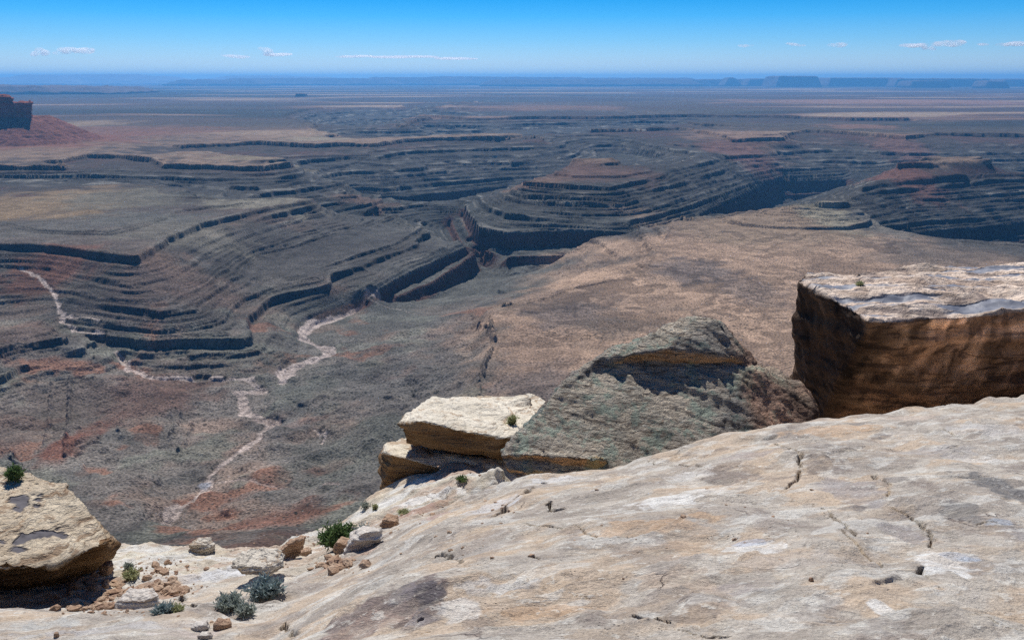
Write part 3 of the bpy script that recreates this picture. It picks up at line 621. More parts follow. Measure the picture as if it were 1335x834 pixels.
fcol = lerp(fcol, (.60, .42, .26), smooth(.08, .26, m1)*.5); fcol = lerp(fcol, (.34, .285, .235), smooth(-.12, -.36, m1)*.6)
fcol = lerp(fcol, (.74, .71, .63), smooth(.20, .34, m3)*.5); fcol = lerp(fcol, (.30, .24, .20), smooth(.28, .44, m2)*.5)
fcol = lerp(fcol, (.64, .56, .42), low*.7); fcol = lerp(fcol, (.72, .70, .64), low*smooth(.0, .3, m1+.4*m2)*.8); fcol = lerp(fcol, (.50, .35, .26), low*smooth(.15, .4, -m1+.3*m3)*.6)
fcol = lerp(fcol, (.42, .27, .17), out*np.ones_like(fx))
def fblob(px, py, rx, ry, c, amt=1, seed=0, edge=.5):
    p = on_ground(px, py); pa = on_ground(px+rx, py); hx = abs(pa.x-p.x); z = p.z
    ya = atZ(px, py-ry, z)[1]; yb = atZ(px, py+ry, z)[1]; hy = max(.05, (ya-yb)/2); yc = (ya+yb)/2; x0 = p.x
    w_ = fwin([(x0-hx*1.7, yc-hy*1.7), (x0+hx*1.7, yc+hy*1.7), (x0-hx*1.7, yc+hy*1.7), (x0+hx*1.7, yc-hy*1.7)], .1)
    d = np.hypot((fx[w_]-x0)/hx, (fy[w_]-yc)/hy)+edge*fbm(fx[w_], fy[w_], max(.12, min(hx, hy)*.7), 5, 800+seed)
    m = smooth(1.05, .82, d)*amt
    fcol[w_] = lerp(fcol[w_], c, m)
mv = (.26, .21, .175); dk = (.12, .105, .11); wh = (.84, .81, .74); og = (.56, .37, .22); gy_ = (.20, .19, .18)
for k, (px, py, rx, ry, c, am) in enumerate((
    (500, 792, 84, 50, (.25, .19, .165), .9), (560, 783, 22, 30, dk, .9), (545, 812, 30, 12, (.22, .19, .19), .8), (520, 770, 22, 16, (.25, .22, .22), .7), (470, 820, 60, 18, (.45, .33, .26), .6),
    (950, 618, 52, 20, mv, .8), (975, 595, 60, 10, (.42, .35, .31), .7), (1075, 600, 26, 18, mv, .7), (1110, 640, 40, 42, (.36, .32, .30), .75), (1160, 625, 22, 12, dk, .5), (1115, 662, 20, 7, dk, .6), (1150, 570, 18, 5, dk, .7), (1120, 552, 20, 6, gy_, .7),
    (1312, 640, 30, 44, gy_, .85), (1250, 665, 28, 20, gy_, .7), (1180, 700, 40, 26, (.37, .33, .31), .6), (1340, 700, 20, 30, (.35, .33, .32), .5), (1220, 590, 60, 12, (.42, .39, .37), .5), (1290, 560, 50, 10, (.62, .58, .53), .6),
    (1230, 735, 44, 26, wh, .9), (1150, 795, 38, 20, wh, .85), (870, 652, 50, 22, wh, .8), (920, 640, 30, 14, wh, .6), (985, 712, 46, 14, wh, .75), (1265, 600, 40, 8, wh, .5), (660, 770, 60, 14, (.70, .68, .64), .5), (600, 800, 30, 20, wh, .5),
    (1255, 722, 16, 7, (.50, .60, .72), .5), (980, 708, 26, 5, (.45, .50, .60), .5), (1300, 680, 22, 3, (.42, .52, .62), .5),
    (850, 690, 90, 18, og, .7), (900, 705, 40, 24, (.52, .38, .26), .6), (700, 800, 80, 12, og, .65), (1080, 560, 80, 9, og, .7), (1190, 545, 60, 6, (.62, .50, .40), .6), (640, 685, 60, 12, (.62, .50, .36), .5), (890, 760, 60, 20, (.58, .45, .33), .6),
    (770, 800, 30, 18, mv, .6), (900, 800, 50, 14, mv, .7), (960, 770, 40, 12, (.42, .35, .31), .6), (900, 620, 40, 9, (.70, .66, .60), .5), (740, 625, 60, 8, (.68, .66, .62), .7), (640, 660, 40, 14, (.72, .71, .69), .8), (1050, 730, 90, 16, (.55, .47, .39), .5),
    (590, 616, 34, 10, (.46, .31, .23), .85), (535, 668, 44, 10, (.42, .27, .20), .9), (515, 632, 60, 8, (.60, .48, .34), .7), (555, 650, 40, 6, wh, .8), (500, 655, 16, 6, wh, .8), (470, 690, 30, 8, (.46, .32, .24), .7), (570, 672, 20, 8, (.45, .28, .22), .7),
    (150, 775, 95, 16, (.42, .27, .18), .95), (120, 755, 50, 10, (.45, .30, .20), .9), (215, 765, 40, 10, (.47, .33, .23), .8), (440, 735, 40, 10, (.50, .33, .23), .8), (380, 722, 30, 6, (.50, .34, .22), .7),
    (210, 722, 70, 10, (.72, .66, .52), .7), (300, 745, 60, 14, (.70, .69, .67), .8), (230, 750, 40, 10, (.68, .67, .66), .7), (150, 818, 140, 12, (.50, .48, .46), .6), (60, 815, 40, 10, (.52, .53, .50), .5), (240, 825, 50, 10, (.52, .42, .37), .5))):
    fblob(px, py, rx, ry, c, am, k)
fcol = fcol*(1+.10*m4)[..., None]
dark_in = []
def crack(wd, dp, *pts):
    pw = [on_ground(x, y) for x, y in pts]; w_ = fwin(pw, .3)
    xw, yw = fx[w_], fy[w_]
    d = dist_line(pw, xw+.02*fbm(xw, yw, .12, 3, 741), yw+.02*fbm(xw, yw, .12, 3, 742))
    wv = wd*np.clip(.7+1.0*fbm(xw, yw, .25, 2, 743), .1, 1.6)
    m = smooth(wv, wv*.3, d)
    fs[w_] = fs[w_]-dp*m; fcol[w_] = lerp(fcol[w_], (.10, .075, .06), m*.75)
for cr in ((.028, .10, (642, 673), (662, 657), (686, 641), (711, 629)), (.03, .09, (715, 653), (719, 665), (733, 664)), (.014, .05, (570, 723), (585, 726), (603, 733)), (.012, .05, (846, 601), (876, 607), (920, 606)),
           (.02, .06, (1011, 579), (1030, 584), (1043, 592), (1042, 608), (1041, 623), (1024, 636)), (.010, .04, (1057, 658), (1085, 672), (1115, 698)), (.013, .05, (1161, 662), (1189, 676), (1215, 696), (1217, 716)), (.014, .05, (1139, 618), (1159, 632), (1158, 646)),
           (.008, .03, (1269, 684), (1305, 682)), (.011, .04, (1201, 738), (1205, 750), (1229, 768)), (.010, .04, (518, 831), (554, 826), (572, 823)), (.010, .04, (827, 805), (850, 806), (877, 813)), (.008, .03, (744, 777), (782, 780)),
           (.012, .06, (556, 806), (548, 808)), (.03, .08, (237, 777), (245, 786), (255, 790)), (.02, .05, (385, 828), (372, 812)), (.012, .05, (880, 822), (920, 830), (945, 829)), (.008, .03, (1095, 690), (1118, 712), (1150, 740)), (.010, .03, (1230, 560), (1245, 566)), (.010, .04, (690, 727), (705, 729)), (.007, .03, (660, 690), (720, 686), (780, 700)), (.008, .03, (1275, 800), (1300, 812), (1330, 820))):
    crack(cr[0], cr[1], *cr[2:])
slab = grid_mesh('bedrock', fx, fy, fs, np.clip(fcol, .03, .85), M_slab); tag(slab, kind='structure')

# ------------------------------------------------------------------ boulders
M_block = mat_rock('block_sandstone', (.105, .056, .030), (.17, .098, .055), (.040, .022, .014), (1.4, 1.4, 1.3), 1.1, gloss=(.15, .165, .20), grough=.55, gspec=.4, bump=.9, bdist=.05)  # sides coloured dark as in shade; gloss colour paints the sky's blue sheen
M_lich = mat_rock('lichened_sandstone', (.46, .40, .33), (.32, .295, .255), (.12, .09, .07), (1.6, 1.6, 4), 1.6, patch=[((.26, .30, .255), 3.2, .52), ((.46, .45, .40), 9, .58), ((.30, .15, .08), 6, .65)], bump=1.0, bdist=.085)
M_cream = mat_rock('cream_sandstone', (.62, .555, .45), (.70, .64, .54), (.36, .25, .16), (.6, .6, 5), 1.1, bump=.9, bdist=.035)
M_buff = mat_rock('buff_sandstone', (.50, .40, .29), (.62, .52, .39), (.26, .165, .10), (.7, .7, 5), 1.3, gloss=(.075, .07, .085), grough=.7, gspec=.2, bump=1.0, bdist=.04)
M_redst = mat_rock('red_brown_stone', (.38, .24, .15), (.48, .34, .23), (.20, .11, .07), (1, 1, 4), 2.5, bump=.8, bdist=.015)
M_grst = mat_rock('grey_cream_stone', (.56, .50, .43), (.64, .58, .50), (.38, .30, .24), (1, 1, 4), 2.5, bump=.8, bdist=.012)

def PXY(*t): return [atY(x, y, Y_) for x, y, Y_ in t]
# large square block on the right
top = PXY((1039, 364, 11.3), (1052, 357, 12.2), (1200, 350, 12.8), (1340, 344.5, 13.0), (1620, 338, 13.2), (1620, 388, 10.2), (1335, 401, 10.0), (1135, 419, 9.6))
bot = PXY((1062, 560, 11.3), (1260, 575, 10.6), (1620, 560, 10.6))+[Vector((11.5, 13.4, -5.2)), Vector((4.2, 12.6, -5.2))]
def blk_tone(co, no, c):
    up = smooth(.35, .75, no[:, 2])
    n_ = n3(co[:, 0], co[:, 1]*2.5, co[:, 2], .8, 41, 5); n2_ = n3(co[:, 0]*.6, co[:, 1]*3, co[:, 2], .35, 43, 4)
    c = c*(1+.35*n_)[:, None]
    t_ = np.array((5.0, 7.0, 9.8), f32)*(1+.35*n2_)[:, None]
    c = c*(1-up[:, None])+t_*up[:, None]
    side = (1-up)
    frn = smooth(-.55, -.15, no[:, 0])*smooth(4.1, 4.5, co[:, 0]); c = c*(1+1.5*side*frn)[:, None]; c = c*(1-.35*side*(1-frn))[:, None]  # bounce light painted in: front face lighter, left face darker
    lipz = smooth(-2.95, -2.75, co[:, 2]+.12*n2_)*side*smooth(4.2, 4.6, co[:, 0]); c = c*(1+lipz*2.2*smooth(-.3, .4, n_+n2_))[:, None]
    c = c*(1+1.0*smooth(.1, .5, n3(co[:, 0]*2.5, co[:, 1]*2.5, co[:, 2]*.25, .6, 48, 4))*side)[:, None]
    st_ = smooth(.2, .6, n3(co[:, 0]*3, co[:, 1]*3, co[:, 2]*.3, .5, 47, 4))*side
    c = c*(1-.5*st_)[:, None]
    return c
def blk_alpha(co, no):  # mask of the painted sky sheen, strongest near the front edge
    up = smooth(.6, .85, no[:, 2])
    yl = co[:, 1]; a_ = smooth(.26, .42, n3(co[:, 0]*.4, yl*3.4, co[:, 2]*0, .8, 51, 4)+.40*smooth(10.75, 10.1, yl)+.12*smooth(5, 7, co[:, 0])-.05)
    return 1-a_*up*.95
def blk_post(co, no):
    # flaky plates on the top, rounded broken lip at the front
    up = smooth(.5, .8, no[:, 2])
    u = n3(co[:, 0]*.55, co[:, 1]*1.5, co[:, 2]*0, .8, 61, 5)
    s_ = np.floor(u*5)/5
    co = co.copy(); co[:, 2] += up*(.055*s_+.02*u)
    return co
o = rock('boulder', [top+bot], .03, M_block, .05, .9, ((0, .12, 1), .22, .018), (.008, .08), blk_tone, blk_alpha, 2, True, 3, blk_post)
tag(o, 'huge square cut dark brown block with a flat flaky blue patched top at the right', 'boulder')
# hanging flake under the block's front lip
# lichen covered boulder
_P = PXY
def PXY(*t): return _P(*[(x, y, Y_+.38*min(1, max(0, (605-y)/140))*(1 if x < 990 else .6)) for x, y, Y_ in t])
gb = PXY((655, 592, 8.5), (662, 612, 8.4), (760, 625, 8.1), (900, 618, 8.2), (1000, 590, 8.6), (1066, 552, 9.2), (1066, 535, 9.25), (1046, 503, 9.5), (1012, 482, 9.62), (975, 480, 9.1), (880, 462, 9.22), (790, 474, 9.15), (735, 494, 9.05), (712, 535, 8.9))
gb += PXY((700, 560, 9.9), (745, 500, 9.6), (800, 470, 10.1), (985, 480, 10.3), (1060, 520, 10.2))
gb += [Vector((p[0], p[1]+1.2, p[2]-.5)) for p in PXY((700, 600, 8.8), (1000, 590, 9.4))]
cap = PXY((786, 459, 9.25), (850, 438, 9.32), (905, 416, 9.5), (935, 417, 9.5), (962, 448, 9.4), (984, 470, 9.4), (980, 479, 9.3), (960, 466, 9.09), (870, 452, 9.06), (800, 466, 9.1), (789, 473, 9.12))
cap += PXY((800, 455, 10.2), (905, 425, 10.5), (945, 430, 10.4), (985, 478, 10.3))
lip = PXY((735, 492, 9.1), (790, 459, 9.2), (792, 466, 9.16), (740, 501, 8.99), (729, 515, 8.95), (745, 497, 9.6), (795, 466, 9.8))
foot = PXY((655, 592, 8.45), (700, 590, 8.35), (790, 598, 8.05), (700, 617, 8.45), (765, 622, 8.3), (665, 606, 8.6), (800, 610, 9.0), (690, 590, 9.2))
PXY = _P
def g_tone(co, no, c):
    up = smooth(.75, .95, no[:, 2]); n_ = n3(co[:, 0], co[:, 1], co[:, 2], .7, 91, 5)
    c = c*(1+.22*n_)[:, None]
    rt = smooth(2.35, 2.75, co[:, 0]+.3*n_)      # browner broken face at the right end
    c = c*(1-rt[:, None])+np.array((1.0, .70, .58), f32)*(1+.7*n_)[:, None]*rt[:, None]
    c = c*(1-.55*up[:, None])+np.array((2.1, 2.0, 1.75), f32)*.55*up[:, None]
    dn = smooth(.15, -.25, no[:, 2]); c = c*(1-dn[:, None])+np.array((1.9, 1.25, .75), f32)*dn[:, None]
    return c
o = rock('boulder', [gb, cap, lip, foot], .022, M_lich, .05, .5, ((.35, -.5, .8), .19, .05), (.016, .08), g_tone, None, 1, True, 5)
tag(o, 'big grey green lichen covered boulder with an overhanging cap, resting behind the slab crest', 'boulder')
# cream ledge boulder, overhanging to the left
cu = PXY((524, 552, 10.1), (530, 543, 10.3), (566, 521, 10.9), (600, 517, 11.2), (688, 516, 11.3), (702, 520, 11.2), (718, 540, 10.8), (735, 560, 10.2), (690, 566, 9.95), (655, 572, 9.7), (600, 562, 9.75), (545, 548, 9.85))
cu += PXY((528, 577, 10.15), (560, 584, 9.95), (600, 592, 9.85), (640, 597, 9.8), (690, 598, 10.0), (560, 560, 11.4), (720, 575, 11.4))
knob = PXY((650, 530, 10.8), (675, 518, 10.95), (690, 517, 11.0), (692, 530, 10.9), (678, 540, 10.7), (655, 541, 10.6), (670, 535, 11.3))
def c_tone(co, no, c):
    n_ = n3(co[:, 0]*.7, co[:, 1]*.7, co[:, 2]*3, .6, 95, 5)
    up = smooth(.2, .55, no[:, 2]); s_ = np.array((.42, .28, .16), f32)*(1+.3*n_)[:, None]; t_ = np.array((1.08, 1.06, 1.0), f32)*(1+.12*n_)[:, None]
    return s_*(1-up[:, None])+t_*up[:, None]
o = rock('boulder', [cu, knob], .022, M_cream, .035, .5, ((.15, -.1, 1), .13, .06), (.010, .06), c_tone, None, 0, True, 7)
tag(o, 'cream topped flat boulder jutting left over the canyon beside the lichened boulder', 'boulder')
cl = PXY((494, 590, 10.2), (502, 575, 10.5), (528, 570, 10.7), (545, 578, 10.6), (510, 592, 9.95), (503, 626, 10.0), (640, 630, 9.8), (660, 600, 10.2), (560, 580, 11.2), (640, 585, 11.4), (500, 640, 10.6), (650, 640, 11.0))
cl2 = PXY((535, 585, 10.3), (640, 600, 9.9), (655, 612, 9.7), (560, 628, 9.9), (650, 635, 9.9), (560, 600, 11), (650, 600, 11))
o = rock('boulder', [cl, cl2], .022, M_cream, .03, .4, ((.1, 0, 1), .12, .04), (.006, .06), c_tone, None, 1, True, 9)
tag(o, 'brown shadowed ledge block wedged underneath the cream topped flat boulder', 'boulder')
# left foreground boulder
SC_ = .93
lt = PXY((-180, 600, 8.4), (0, 609, 8.0), (38, 615, 7.9), (82, 631, 7.7), (112, 662, 7.45), (132, 690, 7.3), (146, 702, 7.2), (146, 708, 7.1), (100, 716, 6.85), (62, 728, 6.7), (-10, 735, 6.45), (-180, 745, 6.1))
lt += PXY((138, 718, 7.25), (118, 742, 7.1), (70, 768, 7.0), (0, 776, 6.9), (-150, 780, 6.8), (120, 735, 8.3), (-100, 700, 9.0), (60, 660, 8.9))
lip2 = PXY((60, 722, 6.72), (100, 706, 6.9), (147, 698, 7.2), (148, 705, 7.12), (120, 716, 6.85), (70, 738, 6.55), (-20, 745, 6.3), (-30, 728, 6.4), (90, 716, 7.4), (0, 740, 7.2))
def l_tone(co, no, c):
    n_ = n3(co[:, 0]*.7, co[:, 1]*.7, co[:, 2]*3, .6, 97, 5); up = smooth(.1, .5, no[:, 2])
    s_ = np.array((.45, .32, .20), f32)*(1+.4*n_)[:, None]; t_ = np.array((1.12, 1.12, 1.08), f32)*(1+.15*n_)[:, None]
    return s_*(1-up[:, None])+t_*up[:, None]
vp = [(atY(22, 652, 7.55), .13, .17), (atY(20, 664, 7.5), .09, .12), (atY(53, 648, 7.6), .06, .12), (atY(49, 658, 7.5), .05, .10), (atY(28, 706, 6.95), .10, .14), (atY(40, 699, 7.0), .14, .08), (atY(58, 697, 7.05), .14, .06), (atY(75, 695, 7.1), .12, .05), (atY(82, 698, 7.1), .08, .04), (atY(26, 716, 6.8), .07, .10)]
def l_alpha(co, no):
    a_ = np.zeros(len(co), f32); n_ = n3(co[:, 0], co[:, 1], co[:, 2], .09, 99, 4)
    for p, rx, rz in vp:
        d = np.hypot((co[:, 0]-p.x)/rx, (co[:, 2]-p.z)/rz)+.4*n_
        a_ = np.maximum(a_, smooth(1.05, .85, d)*smooth(.05, .3, no[:, 2]))
    return 1-a_*.95
lt = [p*SC_ for p in lt[:12]]+lt[12:]; lip2 = [p*(SC_-.015) for p in lip2[:8]]+[p*SC_ for p in lip2[8:]]
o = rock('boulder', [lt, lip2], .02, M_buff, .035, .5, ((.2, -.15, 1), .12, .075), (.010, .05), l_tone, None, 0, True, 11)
bpy.context.view_layer.update()
def paint(o, spots, sd):
    me = o.data; n = len(me.vertices); co = np.empty(n*3, f32); me.vertices.foreach_get('co', co); co = co.reshape(-1, 3)
    c4 = np.empty(n*4, f32); me.color_attributes['tone'].data.foreach_get('color', c4); c4 = c4.reshape(-1, 4)
    n_ = n3(co[:, 0], co[:, 1], co[:, 2], .10, sd, 4); a_ = np.zeros(n, f32)
    for px, py, rr in spots:
        a, c = ray(px, py); hit, loc, nn_, _ = o.ray_cast(Vector((0, 0, 0)), Vector((float(a), 1.0, float(c))).normalized())
        if not hit: continue
        d = np.sqrt((co[:, 0]-loc.x)**2+(co[:, 1]-loc.y)**2+(co[:, 2]-loc.z)**2)/rr+.35*n_
        a_ = np.maximum(a_, smooth(1.05, .9, d))
    c4[:, 3] *= 1-.95*a_; me.color_attributes['tone'].data.foreach_set('color', c4.ravel())
paint(o, [(24, 652, .07), (28, 658, .06), (30, 648, .05), (24, 664, .04), (50, 652, .03), (48, 660, .03), (53, 646, .025), (44, 645, .02), (26, 716, .05), (27, 706, .05), (34, 700, .05), (43, 698, .05), (52, 697, .045), (61, 696, .045), (70, 695, .04), (78, 697, .04), (84, 699, .03), (75, 690, .02), (3, 706, .03)], 99)
tag(o, 'big buff boulder at the left edge with dark varnish marks and a shadowed undercut', 'boulder')

# ------------------------------------------------------------------ smaller stones
def stone(name, px, py, w_, h_, dep, mat, label, cat='stone', group=None, seed=0, tilt=(0, 0, 0), flat=1.0, voxel=None, tone=None, lift=0.0, shape=None):
    """a stone about w_ by h_ photograph pixels whose foot is at (px, py)"""
    p = on_ground(px, py); s_ = p.y/FPX
    rnd = random.Random(seed); hw, hh, hd = w_*s_/2, h_*s_*.62, dep*s_/2
    pts = []
    src = shape or [(-1, -.6, -.6), (-.92, -.4, .45), (-.5, -.9, -.8), (-.45, -.75, .85), (.3, -1, -.7), (.55, -.75, .85), (.95, -.4, -.4), (1, -.1, .5), (.7, .8, -.6), (.6, .7, .9), (-.6, .9, -.6), (-.5, .7, .85)]
    for a_, b_, c_ in src: pts.append(Vector((hw*a_*rnd.uniform(.85, 1.1), hd*b_*rnd.uniform(.85, 1.1), hh*c_*rnd.uniform(.85, 1.1))))
    from mathutils import Euler
    M_ = Euler([R(v) for v in tilt]).to_matrix()
    cen = Vector((p.x, p.y+hd*.5, p.z+hh*.45+lift))
    pts = [M_@v+cen for v in pts]
    vx = voxel or max(.005, hw/22)
    o = rock(name, [pts], vx, mat, hw*.09, hw*.7, ((rnd.uniform(-.3, .3), .2, 1), hh*.4, hw*.08), (hw*.03, hw*.15), tone, None, 0, True, seed)
    for v in (1,):
        loc = cen.copy(); o.data.transform(Matrix.Translation(-loc)); o.location = loc
    return tag(o, label, cat, group)
stone('stone', 261, 719, 38, 17, 30, M_cream, 'rounded cream stone lying alone on the pale ledge rim', seed=21)
stone('slab_stone', 338, 757, 76, 12, 60, M_cream, 'flat pale slab of stone overhanging the blue grey shrubs', 'stone', seed=22, tilt=(4, 3, 0), lift=.12)
SHARD = [(-1, -.5, -.9), (-1, .4, -.9), (-.4, -.6, .1), (.55, -.7, .95), (1, -.3, .8), (1, .3, .1), (.6, -.4, -.8), (.3, .7, .5), (.9, .7, .6), (-.6, .6, -.2)]
stone('stone', 372, 728, 62, 25, 34, M_redst, 'tilted brown sandstone shard at the ledge edge, left of the dark green bush', seed=23, tilt=(0, -12, 8), lift=.02, shape=SHARD)
stone('stone', 396, 724, 22, 9, 20, M_redst, 'small brown chip right beside the tilted brown shard', seed=24, tilt=(0, -12, 0))
stone('stone', 468, 714, 66, 28, 46, M_grst, 'angular grey and tan stone just right below the dark green bush', seed=25, tilt=(4, -14, 0), shape=[(-1, -.6, -.9), (-.9, .4, -.7), (-.6, -.9, 0), (-.35, -.7, .5), (.4, -.6, .95), (1, -.4, .8), (1, .3, .2), (.9, -.6, -.2), (.1, -.9, -.6), (.4, .8, .6), (-.4, .8, .4)])
stone('stone', 446, 720, 26, 20, 26, M_redst, 'small brown stone leaning against the angular grey and tan stone', seed=26, tilt=(0, 15, 0))
stone('stone', 508, 686, 28, 14, 24, M_redst, 'red brown chunk set in the reddish shelf above the angular stone', seed=27, tilt=(0, 14, 0))
stone('stone', 137, 748, 22, 17, 24, M_redst, 'brown stone tucked under the tip of the left boulder', seed=28)
stone('stone', 120, 742, 12, 10, 12, M_grst, 'small white stone in the gap beside the left boulder', seed=29)
stone('stone', 260, 822, 28, 12, 22, M_grst, 'left stone of the three loose flakes on the near left rock', seed=30, tilt=(0, -8, 0))
stone('stone', 288, 820, 30, 12, 24, M_redst, 'tan flake, the right and widest of the three loose flakes', seed=31, tilt=(0, 6, 0))
stone('stone', 266, 833, 24, 9, 18, M_grst, 'lowest of the three loose flakes, at the bottom edge of the frame', seed=32)
stone('stone', 73, 831, 8, 10, 8, M_redst, 'tiny dark brown stone alone on the near left rock', seed=33)
stone('stone', 352, 778, 24, 11, 20, M_cream, 'pale pinkish stone among the blue grey shrubs', seed=34)
stone('stone', 177, 792, 66, 20, 46, M_grst, 'low rounded pale stone half buried in the red rubble', seed=35, tilt=(0, -6, 0))
stone('stone', 75, 643, 22, 8, 14, M_buff, 'little flake of stone behind the top of the left boulder', seed=36).location = atY(78, 635, 7.85)
stone('stone', 1123, 392, 8, 6, 8, M_redst, 'small dark stone lying on the flat top of the square block', seed=37).location = atY(1153, 394, 10.75)
# stony rubble in the hollow: too much to count
def rubble(name, pts, n, smin, smax, mat, seed):
    rnd = random.Random(seed); bm = bmesh.new()
    for i in range(n):
        a_, b_ = rnd.choice(pts), rnd.random()
        px = rnd.gauss(a_[0], a_[2]*.5); py = rnd.gauss(a_[1], a_[3]*.5)
        p = on_ground(px, py); s_ = smin*(smax/smin)**(rnd.random()**2.2)
        r_ = bmesh.ops.create_icosphere(bm, subdivisions=1, radius=s_)
        sx, sy, sz = rnd.uniform(.7, 1.4), rnd.uniform(.6, 1.1), rnd.uniform(.35, .7)
        M_ = Matrix.Translation(p+Vector((0, 0, s_*.15)))@Matrix.Rotation(rnd.uniform(0, 6.28), 4, 'Z')@Matrix.Rotation(rnd.uniform(-.5, .5), 4, 'X')
        for v in r_['verts']:
            k = rnd.uniform(.75, 1.2); v.co = M_@Vector((v.co.x*sx*k, v.co.y*sy*k, v.co.z*sz*k))
    me = bpy.data.meshes.new(name); bm.to_mesh(me); bm.free(); set_col(me, np.ones((len(me.vertices), 3), f32)); me.materials.append(mat)
    o = bpy.data.objects.new(name, me); C.objects.link(o); return tag(o, kind='stuff')
tag(rubble('rubble', [(150, 775, 70, 16), (110, 760, 40, 12), (215, 768, 40, 10), (120, 790, 60, 8), (440, 735, 30, 8), (200, 740, 60, 14)], 620, .008, .06, M_redst, 5))
tag(rubble('gravel', [(590, 616, 30, 8), (535, 668, 40, 8), (470, 690, 40, 10), (330, 735, 60, 14), (180, 800, 60, 5), (300, 800, 40, 12), (640, 660, 40, 16), (400, 705, 30, 8), (560, 700, 200, 50), (900, 700, 250, 80)], 300, .004, .022, M_redst, 6))

# ------------------------------------------------------------------ plants
def mat_leaf(name, c1, c2):
    t = NT(name); g = t.n('ShaderNodeNewGeometry').outputs['Position']; oi = t.n('ShaderNodeNewGeometry')
    col = t.mix(t.ramp(t.noise(g, 22, 3), .35, .65), c1, c2)
    b = t.n('ShaderNodeBsdfPrincipled'); b.inputs['Roughness'].default_value = .7; b.inputs['Specular IOR Level'].default_value = .2
    t.l(col, b.inputs['Base Color'])
    tr = t.n('ShaderNodeBsdfTranslucent'); t.l(col, tr.inputs[0]); mx = t.n('ShaderNodeMixShader'); mx.inputs[0].default_value = .25
    t.l(b.outputs[0], mx.inputs[1]); t.l(tr.outputs[0], mx.inputs[2]); t.l(mx.outputs[0], t.out.inputs[0]); return t.m
L_dark = mat_leaf('dark_green_leaf', (.09, .15, .05), (.15, .22, .08)); L_sage = mat_leaf('sage_leaf', (.27, .31, .26), (.38, .41, .36))
L_yel = mat_leaf('yellow_green_leaf', (.33, .35, .16), (.45, .44, .24)); L_stem = mat_leaf('dry_stem', (.16, .12, .09), (.26, .21, .16)); L_blue = mat_leaf('blue_grey_leaf', (.20, .27, .26), (.31, .36, .35))
def shrub_thing(name, base, wid, hei, leaf, label, cat='shrub', n=60, seed=0, blade=.012, spread=.55, dense=16, group=None, lean=0):
    rnd = random.Random(seed); e = bpy.data.objects.new(name, None); C.objects.link(e); e.location = base; tag(e, label, cat, group)
    sb, lb = bmesh.new(), bmesh.new()
    for i in range(n):
        az = rnd.uniform(0, 6.283); ou = wid/2*math.sqrt(rnd.random()); top = Vector((math.cos(az)*ou+lean*hei, math.sin(az)*ou, hei*rnd.uniform(.45, 1.0)*(1-.35*(ou/(wid/2))**2)))
        b0 = Vector((math.cos(az)*ou*.15, math.sin(az)*ou*.15, -.02)); mid = b0.lerp(top, .5)+Vector((rnd.uniform(-.1, .1)*wid, rnd.uniform(-.1, .1)*wid, rnd.uniform(-.05, .1)*hei))
        pts = [b0*(1-t_)**2+mid*2*t_*(1-t_)+top*t_*t_ for t_ in (0, .25, .5, .75, 1)]
        prev = None
        for k, p in enumerate(pts):
            r_ = .0035*(1-.16*k)*max(1, hei*2.2); rg = [sb.verts.new(p+Vector((math.cos(q_)*r_, math.sin(q_)*r_, 0))) for q_ in (0, 2.09, 4.19)]
            if prev:
                for q_ in range(3): sb.faces.new((prev[q_], prev[(q_+1) % 3], rg[(q_+1) % 3], rg[q_]))
            prev = rg
        for k in range(dense):
            t_ = rnd.uniform(.25, 1.0)**.8; p = b0*(1-t_)**2+mid*2*t_*(1-t_)+top*t_*t_
            dr = Vector((rnd.gauss(0, 1), rnd.gauss(0, 1), rnd.gauss(.7, .7))).normalized(); le = blade*rnd.uniform(1.8, 4.2); sd = dr.cross(Vector((rnd.gauss(0, 1), rnd.gauss(0, 1), rnd.gauss(0, 1)))).normalized()*blade*.42
            a_ = p+dr*le*.5; v0, v1, v2, v3 = (lb.verts.new(q_) for q_ in (p, a_+sd, p+dr*le, a_-sd)); lb.faces.new((v0, v1, v2, v3))
    for nm, b_, m_ in (('stems', sb, L_stem), ('foliage', lb, leaf)):
        me = bpy.data.meshes.new(nm); b_.to_mesh(me); b_.free(); me.materials.append(m_); o = bpy.data.objects.new(nm, me); C.objects.link(o); o.parent = e
    return e
def plant(px, py, w_, h_, *a, **k):
    p = on_ground(px, py); s_ = p.y/FPX; return shrub_thing(k.pop('name', 'shrub'), p, w_*s_, h_*s_*1.05, *a, **k)
plant(440, 712, 58, 34, L_dark, 'dark green bush, the largest and greenest plant on the ledge', n=90, seed=1, blade=.016, dense=30)
plant(470, 700, 34, 20, L_blue, 'grey twiggy bush behind the right side of the dark green bush', n=40, seed=2, blade=.012, dense=12)
plant(346, 776, 52, 26, L_blue, 'blue grey shrub growing below the flat pale slab of stone', n=70, seed=3, blade=.014, dense=22)
plant(300, 792, 44, 20, L_sage, 'low sage shrub left of the pale pinkish stone', n=70, seed=4, blade=.011, dense=22)
plant(322, 800, 26, 14, L_sage, 'small sage tuft in the crack at the foot of the big slab', n=30, seed=14, blade=.011, dense=18)
plant(346, 732, 20, 12, L_yel, 'yellow green clump at the left foot of the tilted brown shard', n=50, seed=5, blade=.010, dense=16)
plant(172, 754, 26, 15, L_yel, 'green grass tuft, lower of the two tufts on the pale ledge', 'grass tuft', n=50, seed=6, blade=.011, dense=12, name='grass_tuft')
plant(168, 742, 14, 11, L_sage, 'grey green tuft, upper of the two tufts on the pale ledge', 'grass tuft', n=30, seed=7, blade=.010, dense=12, name='grass_tuft')
plant(213, 798, 34, 11, L_blue, 'low bluish shrub at the edge of the red rubble', n=50, seed=8, blade=.010, dense=18)
plant(232, 797, 18, 9, L_yel, 'yellowish tuft touching the low bluish shrub', 'grass tuft', n=30, seed=9, blade=.009, dense=12, name='grass_tuft')
